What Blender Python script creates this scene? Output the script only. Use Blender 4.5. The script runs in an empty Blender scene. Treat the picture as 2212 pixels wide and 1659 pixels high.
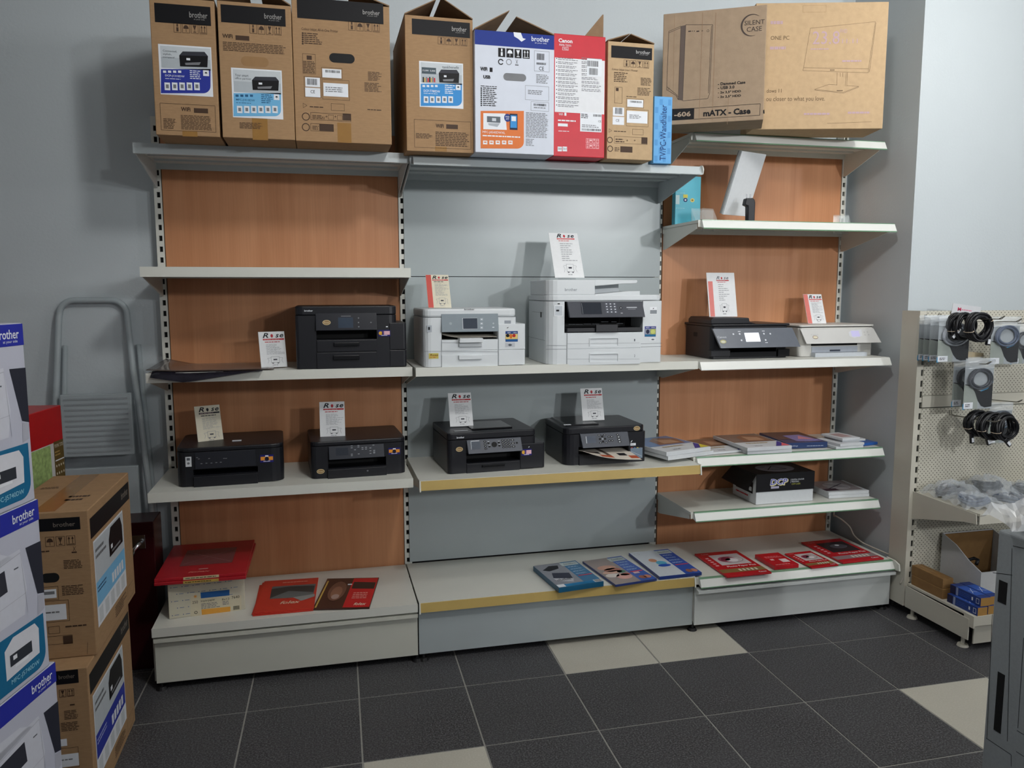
import bpy, bmesh, math, random
from mathutils import Vector, Matrix

rnd = random.Random(11)
scene = bpy.context.scene
COL = scene.collection
R_ = math.radians

# ------------------------------------------------------------------ camera
CAM_LOC = Vector((0.64282, -3.56564, 1.52156))
CAM_R = Vector((0.97208539, -0.23462034, -0.00181289))
CAM_U = Vector((0.02926337, 0.11357119, 0.99309881))
CAM_F = Vector((0.23279529, 0.96542989, -0.11726668))
FPX = 1695.74
cam_d = bpy.data.cameras.new('camera')
cam = bpy.data.objects.new('camera', cam_d)
COL.objects.link(cam)
cam_d.sensor_fit = 'HORIZONTAL'
cam_d.sensor_width = 36.0
cam_d.lens = 36.0 * FPX / 2212.0
cam_d.clip_start = 0.05
cam.matrix_world = Matrix(((CAM_R.x, CAM_U.x, -CAM_F.x, CAM_LOC.x),
                           (CAM_R.y, CAM_U.y, -CAM_F.y, CAM_LOC.y),
                           (CAM_R.z, CAM_U.z, -CAM_F.z, CAM_LOC.z),
                           (0, 0, 0, 1)))
scene.camera = cam

# ------------------------------------------------------------------ world, lights, exposure
scene.view_settings.view_transform = 'Standard'
scene.view_settings.look = 'None'
scene.view_settings.gamma = 1.0
scene.view_settings.use_curve_mapping = False
scene.view_settings.exposure = 0.0
world = bpy.data.worlds.new('world')
scene.world = world
world.use_nodes = True
bg = world.node_tree.nodes['Background']
bg.inputs[0].default_value = (0.95, 0.97, 1.0, 1)
bg.inputs[1].default_value = 0.22

def area(name, loc, size, power, col=(1, 1, 1), rot=(0, 0, 0), size_y=None):
    l = bpy.data.lights.new(name, 'AREA')
    l.shape = 'RECTANGLE'
    l.size = size
    l.size_y = size_y or size
    l.energy = power
    l.color = col
    o = bpy.data.objects.new(name, l)
    o.location = loc
    o.rotation_euler = rot
    COL.objects.link(o)
    return o

CEIL = 3.1
def lamp(loc, power, col, radius=0.11):
    """unseen point lamp; used for inferred lamps and for an added fill"""
    l = bpy.data.lights.new('unseen_lamp', 'POINT')
    l.energy = power; l.color = col; l.shadow_soft_size = radius
    o = bpy.data.objects.new('unseen_lamp', l); o.location = loc
    COL.objects.link(o)
    return o
def spot(loc, aim, power, col, cone=50, radius=0.11):
    """unseen shop lamp; its cone is added so light fades to the lower left"""
    l = bpy.data.lights.new('cone_lamp', 'SPOT')
    l.energy = power; l.color = col; l.shadow_soft_size = radius
    l.spot_size = math.radians(cone); l.spot_blend = 1.0
    o = bpy.data.objects.new('cone_lamp', l); o.location = loc
    o.rotation_euler = (Vector(aim) - Vector(loc)).to_track_quat('-Z', 'Y').to_euler()
    COL.objects.link(o)
    return o
spot((4.25, -6.8, 2.72), (2.6, 0, 2.3), 410, (0.97, 0.99, 1.0))
spot((3.15, -6.9, 2.60), (2.2, 0, 2.3), 210, (0.97, 0.99, 1.0))
lamp((6.2, -4.6, 2.75), 72, (0.98, 0.98, 1.0))
lamp((3.2, -1.6, 2.85), 30, (1.0, 0.98, 0.95))
lamp((1.3, -2.4, 2.9), 52, (1.0, 0.99, 0.97))  # fill lamp added to brighten the left-facing side of wall_right

# ------------------------------------------------------------------ helpers: materials
def lin(c):
    c = c / 255.0
    return c / 12.92 if c <= 0.04045 else ((c + 0.055) / 1.055) ** 2.4
def L3(c):
    return (lin(c[0]), lin(c[1]), lin(c[2]), 1.0)
MATS = {}
def mat(name, col, rough=0.5, var=0.05, scale=30.0, bump=0.0, bscale=200.0, metal=0.0, spec=0.4,
        alpha=1.0, emit=0.0, coat=0.0, stretch=(1, 1, 1), trans=0.0):
    if name in MATS:
        return MATS[name]
    m = bpy.data.materials.new(name)
    m.use_nodes = True
    nt = m.node_tree
    b = nt.nodes['Principled BSDF']
    b.inputs['Roughness'].default_value = rough
    b.inputs['Metallic'].default_value = metal
    b.inputs['Specular IOR Level'].default_value = spec
    b.inputs['Coat Weight'].default_value = coat
    b.inputs['Alpha'].default_value = alpha
    b.inputs['Transmission Weight'].default_value = trans
    c = L3(col)
    tc = nt.nodes.new('ShaderNodeTexCoord')
    mp = nt.nodes.new('ShaderNodeMapping')
    mp.inputs['Scale'].default_value = stretch
    nt.links.new(tc.outputs['Object'], mp.inputs[0])
    nz = nt.nodes.new('ShaderNodeTexNoise')
    nz.inputs['Scale'].default_value = scale
    nz.inputs['Detail'].default_value = 3
    nt.links.new(mp.outputs[0], nz.inputs['Vector'])
    rp = nt.nodes.new('ShaderNodeValToRGB')
    rp.color_ramp.elements[0].position = 0.3
    rp.color_ramp.elements[1].position = 0.7
    rp.color_ramp.elements[0].color = tuple(x * (1 - var) for x in c[:3]) + (1,)
    rp.color_ramp.elements[1].color = tuple(min(1, x * (1 + var)) for x in c[:3]) + (1,)
    nt.links.new(nz.outputs['Fac'], rp.inputs[0])
    nt.links.new(rp.outputs[0], b.inputs['Base Color'])
    if emit:
        b.inputs['Emission Color'].default_value = c
        b.inputs['Emission Strength'].default_value = emit
    if bump:
        n2 = nt.nodes.new('ShaderNodeTexNoise')
        n2.inputs['Scale'].default_value = bscale
        n2.inputs['Detail'].default_value = 4
        nt.links.new(mp.outputs[0], n2.inputs['Vector'])
        bp = nt.nodes.new('ShaderNodeBump')
        bp.inputs['Strength'].default_value = bump
        bp.inputs['Distance'].default_value = 0.004
        nt.links.new(n2.outputs['Fac'], bp.inputs['Height'])
        nt.links.new(bp.outputs[0], b.inputs['Normal'])
    MATS[name] = m
    return m
def flat(col, rough=0.55, spec=0.2):
    """plain ink / plastic colour"""
    return mat('ink_%d_%d_%d_%d' % (col[0], col[1], col[2], int(rough * 100)), col, rough, 0.02, 60, spec=spec)

# ------------------------------------------------------------------ helpers: objects
def mesh_obj(name, verts, faces, mats, parent=None, midx=None, smooth=False, loc=None):
    me = bpy.data.meshes.new(name)
    me.from_pydata([tuple(v) for v in verts], [], faces)
    if not isinstance(mats, (list, tuple)):
        mats = [mats]
    for m in mats:
        me.materials.append(m)
    if midx:
        me.polygons.foreach_set('material_index', midx)
    if smooth:
        me.polygons.foreach_set('use_smooth', [True] * len(me.polygons))
    me.update()
    o = bpy.data.objects.new(name, me)
    COL.objects.link(o)
    if parent:
        o.parent = parent
    if loc:
        o.location = loc
    return o

def tag(o, label=None, cat=None, group=None, kind=None):
    if label: o['label'] = label
    if cat: o['category'] = cat
    if group: o['group'] = group
    if kind: o['kind'] = kind
    return o

def thing(name, label, cat, loc=(0, 0, 0), rotz=0.0, group=None, rot=None):
    o = bpy.data.objects.new(name, None)
    o.empty_display_size = 0.1
    COL.objects.link(o)
    o.location = loc
    o.rotation_euler = rot if rot else (0, 0, R_(rotz))
    o['mw'] = 0
    del o['mw']
    return tag(o, label, cat, group)

def TM(o):
    """world matrix of a top-level empty without waiting for the depsgraph"""
    m = Matrix.Translation(o.location) @ o.rotation_euler.to_matrix().to_4x4()
    return m

class MB:
    def __init__(self):
        self.v = []; self.f = []; self.m = []
    def add(self, vs, fs, m=0):
        n = len(self.v)
        self.v += [Vector(v) for v in vs]
        self.f += [tuple(i + n for i in f) for f in fs]
        self.m += [m] * len(fs)
        return self
    def box(self, x0, x1, y0, y1, z0, z1, m=0):
        x0, x1 = min(x0, x1), max(x0, x1); y0, y1 = min(y0, y1), max(y0, y1); z0, z1 = min(z0, z1), max(z0, z1)
        return self.add([(x0, y0, z0), (x1, y0, z0), (x1, y1, z0), (x0, y1, z0), (x0, y0, z1), (x1, y0, z1), (x1, y1, z1), (x0, y1, z1)],
                        [(0, 3, 2, 1), (4, 5, 6, 7), (0, 1, 5, 4), (1, 2, 6, 5), (2, 3, 7, 6), (3, 0, 4, 7)], m)
    def prism(self, pts, a, b, axis='z', m=0):
        """extrude a 2D polygon; axis z: pts=(x,y), x: pts=(y,z), y: pts=(x,z)"""
        def P(p, t):
            return {'z': (p[0], p[1], t), 'x': (t, p[0], p[1]), 'y': (p[0], t, p[1])}[axis]
        n = len(pts)
        ar = sum(pts[i][0] * pts[(i + 1) % n][1] - pts[(i + 1) % n][0] * pts[i][1] for i in range(n))
        if (ar < 0) != (axis == 'y'):
            pts = pts[::-1]
        a, b = min(a, b), max(a, b)
        vs = [P(p, a) for p in pts] + [P(p, b) for p in pts]
        fs = [tuple(range(n))[::-1], tuple(range(n, 2 * n))]
        for i in range(n):
            j = (i + 1) % n
            fs.append((i, j, n + j, n + i))
        return self.add(vs, fs, m)
    def rbox(self, x0, x1, y0, y1, z0, z1, r=0.01, corners=(1, 1, 1, 1), n=4, m=0):
        """box with rounded vertical edges; corners = front-left, front-right, back-right, back-left"""
        pts = []
        cs = [((x0, y0), 180, corners[0], (1, 1)), ((x1, y0), 270, corners[1], (-1, 1)), ((x1, y1), 0, corners[2], (-1, -1)), ((x0, y1), 90, corners[3], (1, -1))]
        for (cx, cy), a0, k, (sx, sy) in cs:
            rr = r * k
            if rr <= 0:
                pts.append((cx, cy)); continue
            for i in range(n + 1):
                a = R_(a0 + 90.0 * i / n)
                pts.append((cx + sx * rr + rr * math.cos(a), cy + sy * rr + rr * math.sin(a)))
        return self.prism(pts, z0, z1, 'z', m)
    def cyl(self, c, r, h, axis='z', n=16, m=0, r2=None):
        r2 = r if r2 is None else r2
        vs = []; c = Vector(c)
        for k, rr in ((0, r), (1, r2)):
            for i in range(n):
                a = 2 * math.pi * i / n
                p = (rr * math.cos(a), rr * math.sin(a))
                t = h * k
                vs.append(c + Vector({'z': (p[0], p[1], t), 'x': (t, p[0], p[1]), 'y': (p[1], t, p[0])}[axis]))
        fs = [tuple(range(n))[::-1], tuple(range(n, 2 * n))]
        fs += [(i, (i + 1) % n, n + (i + 1) % n, n + i) for i in range(n)]
        return self.add(vs, fs, m)
    def tube(self, path, r, n=8, closed=False, m=0, cap=True):
        path = [Vector(p) for p in path]
        k = len(path); vs = []
        up = None
        for i, p in enumerate(path):
            if closed: d = path[(i + 1) % k] - path[i - 1]
            else: d = path[min(i + 1, k - 1)] - path[max(i - 1, 0)]
            d.normalize()
            if up is None:
                up = Vector((0, 0, 1)) if abs(d.z) < .9 else Vector((1, 0, 0))
            s = d.cross(up)
            if s.length < 1e-6: s = d.orthogonal()
            s.normalize(); up = s.cross(d).normalized()
            for j in range(n):
                a = 2 * math.pi * j / n
                vs.append(p + s * (r * math.cos(a)) + up * (r * math.sin(a)))
        fs = []
        for i in range(k if closed else k - 1):
            for j in range(n):
                a = i * n + j; b = i * n + (j + 1) % n
                c = ((i + 1) % k) * n + (j + 1) % n; d_ = ((i + 1) % k) * n + j
                fs.append((a, b, c, d_))
        if not closed and cap:
            fs.append(tuple(range(n))[::-1]); fs.append(tuple(range((k - 1) * n, k * n)))
        return self.add(vs, fs, m)
    def poly(self, pts, m=0):
        return self.add(pts, [tuple(range(len(pts)))], m)
    def build(self, name, mats, parent=None, bevel=0.0, segs=2, smooth=False, loc=None):
        if bevel > 0:
            bm = bmesh.new()
            vs = [bm.verts.new(v) for v in self.v]
            for f, mi in zip(self.f, self.m):
                try:
                    fc = bm.faces.new([vs[i] for i in f]); fc.material_index = mi
                except ValueError:
                    pass
            bm.normal_update()
            es = [e for e in bm.edges if len(e.link_faces) == 2 and e.calc_face_angle(0) > 0.6]
            bmesh.ops.bevel(bm, geom=es, offset=bevel, segments=segs, profile=0.5, affect='EDGES', clamp_overlap=True)
            me = bpy.data.meshes.new(name)
            bm.to_mesh(me); bm.free()
            for m_ in (mats if isinstance(mats, (list, tuple)) else [mats]):
                me.materials.append(m_)
            o = bpy.data.objects.new(name, me)
            COL.objects.link(o)
            if parent: o.parent = parent
            if loc: o.location = loc
            return o
        return mesh_obj(name, self.v, self.f, mats, parent, self.m, smooth, loc)

def part_box(name, m, parent, x0, x1, y0, y1, z0, z1, bevel=0.0, segs=2):
    return MB().box(x0, x1, y0, y1, z0, z1).build(name, m, parent, bevel, segs)

# ------------------------------------------------------------------ helpers: lettering and flat print on a real surface
_tc = {}
def text_mesh(s, bold=0.0, shear=0.0):
    k = (s, bold, shear)
    if k in _tc: return _tc[k]
    cu = bpy.data.curves.new('t', 'FONT')
    cu.body = s; cu.size = 1.0; cu.resolution_u = 2
    cu.offset = bold; cu.shear = shear
    cu.fill_mode = 'FRONT' if hasattr(cu, 'fill_mode') else cu.fill_mode
    o = bpy.data.objects.new('t', cu)
    COL.objects.link(o)
    dg = bpy.context.evaluated_depsgraph_get()
    me = bpy.data.meshes.new_from_object(o.evaluated_get(dg))
    vs = [(v.co.x, v.co.y) for v in me.vertices]
    fs = [tuple(p.vertices) for p in me.polygons]
    bpy.data.objects.remove(o); bpy.data.curves.remove(cu); bpy.data.meshes.remove(me)
    x0 = min(v[0] for v in vs); x1 = max(v[0] for v in vs); y0 = min(v[1] for v in vs); y1 = max(v[1] for v in vs)
    _tc[k] = (vs, fs, x0, x1, y0, y1)
    return _tc[k]

class Face:
    """A flat face of a thing: origin O, axes U, V (unit, local to the thing). Print is laid on it in metres, in layers 0.3 mm apart.
    px() measures where a point seen in the photograph lies on that face."""
    def __init__(self, th, O, U=(1, 0, 0), V=(0, 0, 1), crop=(0, 0, 1)):
        self.th = th; self.O = Vector(O); self.U = Vector(U).normalized(); self.V = Vector(V).normalized()
        self.N = self.U.cross(self.V)
        self.crop = crop
        self.pieces = {}
        M = TM(th) if th else Matrix.Identity(4)
        self.wO = M @ self.O; R3 = M.to_3x3()
        self.wU = R3 @ self.U; self.wV = R3 @ self.V; self.wN = R3 @ self.N
        self.cur = None
        self.lay = 0
    def px(self, x, y):
        ox, oy, s = self.crop
        u = ox + x / s; v = oy + y / s
        d = CAM_R * ((u - 1106) / FPX) + CAM_U * (-(v - 829.5) / FPX) + CAM_F
        t = (self.wO - CAM_LOC).dot(self.wN) / d.dot(self.wN)
        p = CAM_LOC + d * t - self.wO
        return p.dot(self.wU), p.dot(self.wV)
    def on(self, name, k=0):
        self.cur = self.pieces.setdefault((name, k), ([], [], [], []))
        return self
    def put(self, uv, faces, m, lay=1):
        vs, fs, mi, ms = self.cur
        if m not in ms: ms.append(m)
        k = ms.index(m); n = len(vs)
        vs += [self.O + self.U * u + self.V * v + self.N * (0.0003 * lay + 0.0002) for u, v in uv]
        fs += [tuple(i + n for i in f) for f in faces]
        mi += [k] * len(faces)
    def rect(self, u0, v0, u1, v1, m, lay=1):
        u0, u1 = min(u0, u1), max(u0, u1); v0, v1 = min(v0, v1), max(v0, v1)
        self.put([(u0, v0), (u1, v0), (u1, v1), (u0, v1)], [(0, 1, 2, 3)], m, lay)
    def polyuv(self, pts, m, lay=1):
        n = len(pts)
        ar = sum(pts[i][0] * pts[(i + 1) % n][1] - pts[(i + 1) % n][0] * pts[i][1] for i in range(n))
        if ar < 0: pts = pts[::-1]
        self.put(pts, [tuple(range(n))], m, lay)
    def disc(self, cu, cv, ru, rv, m, lay=1, n=20):
        self.polyuv([(cu + ru * math.cos(2 * math.pi * i / n), cv + rv * math.sin(2 * math.pi * i / n)) for i in range(n)], m, lay)
    def ring(self, cu, cv, ru, rv, w, m, lay=1, n=24, a0=0, a1=360):
        pts = []; fs = []
        for i in range(n + 1):
            a = R_(a0 + (a1 - a0) * i / n); c, s_ = math.cos(a), math.sin(a)
            pts += [(cu + ru * c, cv + rv * s_), (cu + (ru - w) * c, cv + (rv - w) * s_)]
        for i in range(n): fs.append((2 * i, 2 * i + 2, 2 * i + 3, 2 * i + 1))
        self.put(pts, [f[::-1] for f in fs], m, lay)
    def line(self, a, b, w, m, lay=1):
        a = Vector(a); b = Vector(b); d = (b - a)
        if d.length < 1e-6: return
        d.normalize(); n = Vector((-d.y, d.x)) * (w / 2)
        self.polyuv([tuple(a - n), tuple(b - n), tuple(b + n), tuple(a + n)], m, lay)
    def frame(self, u0, v0, u1, v1, w, m, lay=1):
        u0, u1 = min(u0, u1), max(u0, u1); v0, v1 = min(v0, v1), max(v0, v1)
        self.rect(u0, v0, u1, v0 + w, m, lay); self.rect(u0, v1 - w, u1, v1, m, lay)
        self.rect(u0, v0 + w, u0 + w, v1 - w, m, lay); self.rect(u1 - w, v0 + w, u1, v1 - w, m, lay)
    def text(self, s, u0, v0, u1, v1, m, lay=2, bold=0.0, shear=0.0, keep=False, vert=False):
        vs, fs, x0, x1, y0, y1 = text_mesh(s, bold, shear)
        w = x1 - x0; h = y1 - y0
        if vert:
            self.put([(u1 - (y - y0) / h * (u1 - u0), v0 + (x - x0) / w * (v1 - v0)) for x, y in vs], fs, m, lay); return
        sx = (u1 - u0) / w; sy = (v1 - v0) / h
        if keep: sx = sy = min(sx, sy)
        self.put([(u0 + (x - x0) * sx, v0 + (y - y0) * sy) for x, y in vs], fs, m, lay)
    def bars(self, u0, v0, u1, v1, n, m, lay=2, fill=0.45, ragged=0.3):
        """lines of print too fine to read"""
        h = (v1 - v0) / n
        for i in range(n):
            e = u1 - (u1 - u0) * ragged * rnd.random()
            x = u0; vv = v1 - (i + .75) * h
            while x < e - 1e-4:
                w = min((0.006 + 0.012 * rnd.random()), e - x)
                self.rect(x, vv, x + w, vv + h * fill, m, lay)
                x += w + 0.0022
    def barcode(self, u0, v0, u1, v1, m, lay=3):
        x = u0
        while x < u1:
            w = (u1 - u0) * (0.012 + 0.03 * rnd.random())
            self.rect(x, v0, min(x + w, u1), v1, m, lay); x += w + (u1 - u0) * (0.015 + 0.025 * rnd.random())
    # the same, with corners measured in the photograph
    def bx(self, x0, y0, x1, y1):
        a = self.px(x0, (y0 + y1) / 2); b = self.px(x1, (y0 + y1) / 2); c = self.px((x0 + x1) / 2, y0); d = self.px((x0 + x1) / 2, y1)
        return a[0], d[1], b[0], c[1]
    def Q(self, pts, m, lay=1): self.polyuv([self.px(*p) for p in pts], m, lay)
    def Rp(self, x0, y0, x1, y1, m, lay=1): self.rect(*self.bx(x0, y0, x1, y1), m, lay)
    def Tp(self, s, x0, y0, x1, y1, m, lay=2, **k): self.text(s, *self.bx(x0, y0, x1, y1), m, lay, **k)
    def Bp(self, x0, y0, x1, y1, n, m, lay=2, **k): self.bars(*self.bx(x0, y0, x1, y1), n, m, lay, **k)
    def Fp(self, x0, y0, x1, y1, w, m, lay=1): self.frame(*self.bx(x0, y0, x1, y1), w, m, lay)
    def Cp(self, x0, y0, x1, y1, m, lay=3): self.barcode(*self.bx(x0, y0, x1, y1), m, lay)
    def Lp(self, x0, y0, x1, y1, w, m, lay=1): self.line(self.px(x0, y0), self.px(x1, y1), w, m, lay)
    def Dp(self, x, y, rx, ry, m, lay=1, n=20):
        c = self.px(x, y); e = self.px(x + rx, y); g = self.px(x, y + ry)
        self.disc(c[0], c[1], abs(e[0] - c[0]), abs(g[1] - c[1]), m, lay, n)
    def done(self, parent=None):
        out = {}
        for (nm, _k), (vs, fs, mi, ms) in self.pieces.items():
            if vs:
                out[nm] = mesh_obj(nm, vs, fs, ms, parent if parent is not None else self.th, mi)
                if nm in ('print', 'buttons', 'slot_ribs', 'seam', 'handwriting'): out[nm]['kind'] = 'stuff'
        return out

# ------------------------------------------------------------------ shared materials
def wood_mat():
    m = bpy.data.materials.new('wood_laminate'); m.use_nodes = True
    nt = m.node_tree; b = nt.nodes['Principled BSDF']
    b.inputs['Roughness'].default_value = 0.42
    b.inputs['Specular IOR Level'].default_value = 0.35
    tc = nt.nodes.new('ShaderNodeTexCoord')
    mp = nt.nodes.new('ShaderNodeMapping'); mp.inputs['Scale'].default_value = (14, 14, 0.9)
    nt.links.new(tc.outputs['Object'], mp.inputs[0])
    n1 = nt.nodes.new('ShaderNodeTexNoise'); n1.inputs['Scale'].default_value = 1.0; n1.inputs['Detail'].default_value = 5; n1.inputs['Distortion'].default_value = 0.8
    nt.links.new(mp.outputs[0], n1.inputs['Vector'])
    mp2 = nt.nodes.new('ShaderNodeMapping'); mp2.inputs['Scale'].default_value = (160, 160, 3)
    nt.links.new(tc.outputs['Object'], mp2.inputs[0])
    n2 = nt.nodes.new('ShaderNodeTexNoise'); n2.inputs['Scale'].default_value = 1.0; n2.inputs['Detail'].default_value = 3
    nt.links.new(mp2.outputs[0], n2.inputs['Vector'])
    r = nt.nodes.new('ShaderNodeValToRGB')
    r.color_ramp.elements[0].position = 0.25; r.color_ramp.elements[0].color = L3((186, 127, 87))
    r.color_ramp.elements[1].position = 0.8; r.color_ramp.elements[1].color = L3((209, 151, 110))
    nt.links.new(n1.outputs['Fac'], r.inputs[0])
    mx = nt.nodes.new('ShaderNodeMix'); mx.data_type = 'RGBA'; mx.blend_type = 'MULTIPLY'; mx.inputs[0].default_value = 0.22
    nt.links.new(r.outputs[0], mx.inputs[6]); 
    r2 = nt.nodes.new('ShaderNodeValToRGB'); r2.color_ramp.elements[0].color = (0.7, 0.66, 0.62, 1); r2.color_ramp.elements[0].position = 0.35
    r2.color_ramp.elements[1].position = 0.65
    nt.links.new(n2.outputs['Fac'], r2.inputs[0]); nt.links.new(r2.outputs[0], mx.inputs[7])
    nt.links.new(mx.outputs[2], b.inputs['Base Color'])
    return m
WOOD = wood_mat()
WALL = mat('wall_paint', (194, 202, 206), 0.8, 0.02, 2.0, 0.15, 90, spec=0.2)
CREAM = mat('shelf_enamel', (218, 219, 211), 0.38, 0.015, 5, 0.02, 60)
GREYP = mat('grey_enamel', (172, 181, 183), 0.26, 0.02, 3, 0.03, 25)
GREYS = mat('grey_shelf_enamel', (190, 198, 200), 0.4, 0.02, 4)
WHITE = mat('white_plastic', (214, 219, 222), 0.4, 0.01, 10)
WHITE2 = mat('white_rail', (228, 230, 226), 0.3, 0.01, 10)
SLOTSHADE = mat('slot_shade', (14, 15, 17), 0.8, 0.0)  # near-black colour stands for the shade inside slots and gaps
GREEN = mat('rail_green_edge', (118, 158, 128), 0.25, 0.03, 30)
YELLOW = mat('yellow_price_strip', (190, 164, 98), 0.4, 0.04, 12)
CARD = mat('cardboard', (162, 131, 98), 0.75, 0.06, 40, 0.1, 300, spec=0.15, stretch=(1, 1, 4))
CARDIN = mat('cardboard_inside', (136, 112, 88), 0.85, 0.06, 40, spec=0.1)
CARD2 = mat('cardboard_pale', (186, 160, 126), 0.75, 0.05, 40, 0.1, 300, spec=0.15)
CARD3 = mat('cardboard_grey', (160, 140, 118), 0.78, 0.06, 30, 0.1, 200, spec=0.15)
PAPER = flat((232, 234, 236), 0.6)
BLK = mat('black_plastic', (24, 25, 31), 0.38, 0.05, 80, 0.05, 900)
BLK2 = mat('black_gloss', (12, 13, 17), 0.22, 0.02, 50)
BLKM = mat('black_matte_recess', (7, 8, 10), 0.7, 0.0)
CHAR = mat('charcoal_panel', (66, 70, 80), 0.35, 0.03, 60)
CHROME = mat('chrome', (200, 202, 205), 0.2, 0.02, 20, metal=1.0)
INK = flat((34, 30, 32)); INKB = flat((16, 16, 20)); WHT = flat((226, 230, 236)); GRYI = flat((120, 122, 126)); BROWNI = flat((70, 52, 40))
RED = flat((196, 30, 40)); DRED = flat((150, 24, 34)); BLUE = flat((32, 62, 160)); LBLUE = flat((112, 178, 220)); MBLUE = flat((58, 140, 206)); ORANGE = flat((214, 122, 58)); GOLD = flat((196, 164, 84))
TAPE = mat('packing_tape', (150, 112, 62), 0.2, 0.04, 30)
CLEAR = mat('clear_acrylic', (225, 235, 235), 0.08, 0.0, alpha=0.13, spec=0.6)
BAGF = mat('clear_plastic_film', (222, 230, 236), 0.15, 0.0, alpha=0.05, spec=0.9)
# ================================================================== THE SETTING
# floor: grout slab with every tile as its own piece
def speck_mat(name, base, spk, rough):
    m = bpy.data.materials.new(name); m.use_nodes = True
    nt = m.node_tree; b = nt.nodes['Principled BSDF']
    b.inputs['Roughness'].default_value = rough
    b.inputs['Specular IOR Level'].default_value = 0.35
    tc = nt.nodes.new('ShaderNodeTexCoord')
    n1 = nt.nodes.new('ShaderNodeTexNoise'); n1.inputs['Scale'].default_value = 170; n1.inputs['Detail'].default_value = 2
    nt.links.new(tc.outputs['Object'], n1.inputs['Vector'])
    r = nt.nodes.new('ShaderNodeValToRGB')
    r.color_ramp.elements[0].position = 0.42; r.color_ramp.elements[0].color = L3(base)
    r.color_ramp.elements[1].position = 0.78; r.color_ramp.elements[1].color = L3(spk)
    nt.links.new(n1.outputs['Fac'], r.inputs[0])
    n2 = nt.nodes.new('ShaderNodeTexNoise'); n2.inputs['Scale'].default_value = 4; n2.inputs['Detail'].default_value = 4
    nt.links.new(tc.outputs['Object'], n2.inputs['Vector'])
    mx = nt.nodes.new('ShaderNodeMix'); mx.data_type = 'RGBA'; mx.blend_type = 'MULTIPLY'; mx.inputs[0].default_value = 0.3
    r2 = nt.nodes.new('ShaderNodeValToRGB'); r2.color_ramp.elements[0].color = (0.6, 0.6, 0.6, 1); r2.color_ramp.elements[0].position = 0.3
    nt.links.new(n2.outputs['Fac'], r2.inputs[0])
    nt.links.new(r.outputs[0], mx.inputs[6]); nt.links.new(r2.outputs[0], mx.inputs[7])
    nt.links.new(mx.outputs[2], b.inputs['Base Color'])
    bp = nt.nodes.new('ShaderNodeBump'); bp.inputs['Strength'].default_value = 0.15; bp.inputs['Distance'].default_value = 0.002
    nt.links.new(n1.outputs['Fac'], bp.inputs['Height']); nt.links.new(bp.outputs[0], b.inputs['Normal'])
    return m
DTILE = speck_mat('dark_speckled_tile', (60, 60, 62), (116, 116, 120), 0.45)
LTILE = speck_mat('light_tile', (196, 193, 180), (206, 203, 192), 0.4)
GROUT = mat('grout', (150, 149, 144), 0.85, 0.08, 60)

floor = part_box('floor', GROUT, None, -4, 8, -8, 0.06, -0.08, -0.002)
tag(floor, 'dark speckled floor tiles with a few light ones', kind='structure')
T0 = Vector((1.1425, -0.7131, 0)); TA = Vector((0.4052, -0.0017, 0)); TB = Vector((-0.0076, -0.4143, 0))
tile_me = {}
for key, m in (('d', DTILE), ('l', LTILE)):
    mb = MB(); g = 0.003
    ua, ub = TA.normalized(), TB.normalized()
    c = [ua * g + ub * g, TA - ua * g + ub * g, TA + TB - ua * g - ub * g, TB + ua * g - ub * g]
    c = c[::-1]
    vs = [p + Vector((0, 0, -0.006)) for p in c] + [p for p in c]
    mb.add(vs, [(3, 2, 1, 0), (4, 5, 6, 7)] + [(i, (i + 1) % 4, 4 + (i + 1) % 4, 4 + i) for i in range(4)])
    o = mb.build('tile', m, floor, bevel=0.0008, segs=1)
    tile_me[key] = o.data
    bpy.data.objects.remove(o)
for i in range(-6, 8):
    for j in range(-2, 8):
        light = (i, j) in ((1, -1), (2, -1), (4, 1), (-1, 1), (-1, 5), (4, 5))
        p = T0 + TA * i + TB * j
        if p.y > 0.12 + 0.3: continue
        o = bpy.data.objects.new('tile', tile_me['l' if light else 'd'])
        COL.objects.link(o); o.parent = floor; o.location = p

wall = part_box('wall_back', WALL, None, -4, 3.30, 0.062, 0.2, 0, CEIL); tag(wall, 'plain pale blue-grey painted back wall', kind='structure')
pil = part_box('wall_right', WALL, None, 3.30, 7.5, -0.425, 0.2, 0, CEIL); tag(pil, 'pale wall projecting at the right', kind='structure')
ceil = part_box('ceiling', mat('ceiling_paint', (225, 226, 224), 0.9, 0.01), None, -4, 8, -8, 0.2, CEIL, CEIL + .1); tag(ceil, 'white ceiling', kind='structure')
bb = MB().box(3.288, 3.2995, -0.425, 0.06, 0, 0.085).box(3.288, 5.5, -0.437, -0.4255, 0, 0.085).build('baseboard_right', DTILE)
tag(bb, 'dark skirting tiles', kind='structure')
bb = MB().box(-4, 3.287, 0.052, 0.0615, 0, 0.085).build('baseboard_back', DTILE)
tag(bb, 'dark skirting tiles', kind='structure')

# ================================================================== SHELVING
PITCH = 0.0445
def upright(t, xs, x0, x1, ztop, m=CREAM, zbot=0.02):
    mb = MB()
    sw, sh = 0.0065, 0.011
    mb.box(x0, xs - sw, 0, 0.012, zbot, ztop); mb.box(xs + sw, x1, 0, 0.012, zbot, ztop)
    k0 = int((2.01 - ztop) / PITCH) + 1
    prev = ztop; i = -6
    while True:
        z = 2.01 - PITCH * i
        i += 1
        if z + sh > ztop - .008: continue
        if z - sh < zbot + .02: break
        mb.box(xs - sw, xs + sw, 0.0, 0.012, z + sh, prev)
        prev = z - sh
    mb.box(xs - sw, xs + sw, 0.0, 0.012, zbot, prev)
    mb.box(x0, x1, 0.0125, 0.055, zbot, ztop, 1)
    mb.box(x0 - .0005, x0, 0.0, 0.055, zbot, ztop, 0)
    return mb.build('upright', [m, SLOTSHADE], t)

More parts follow.
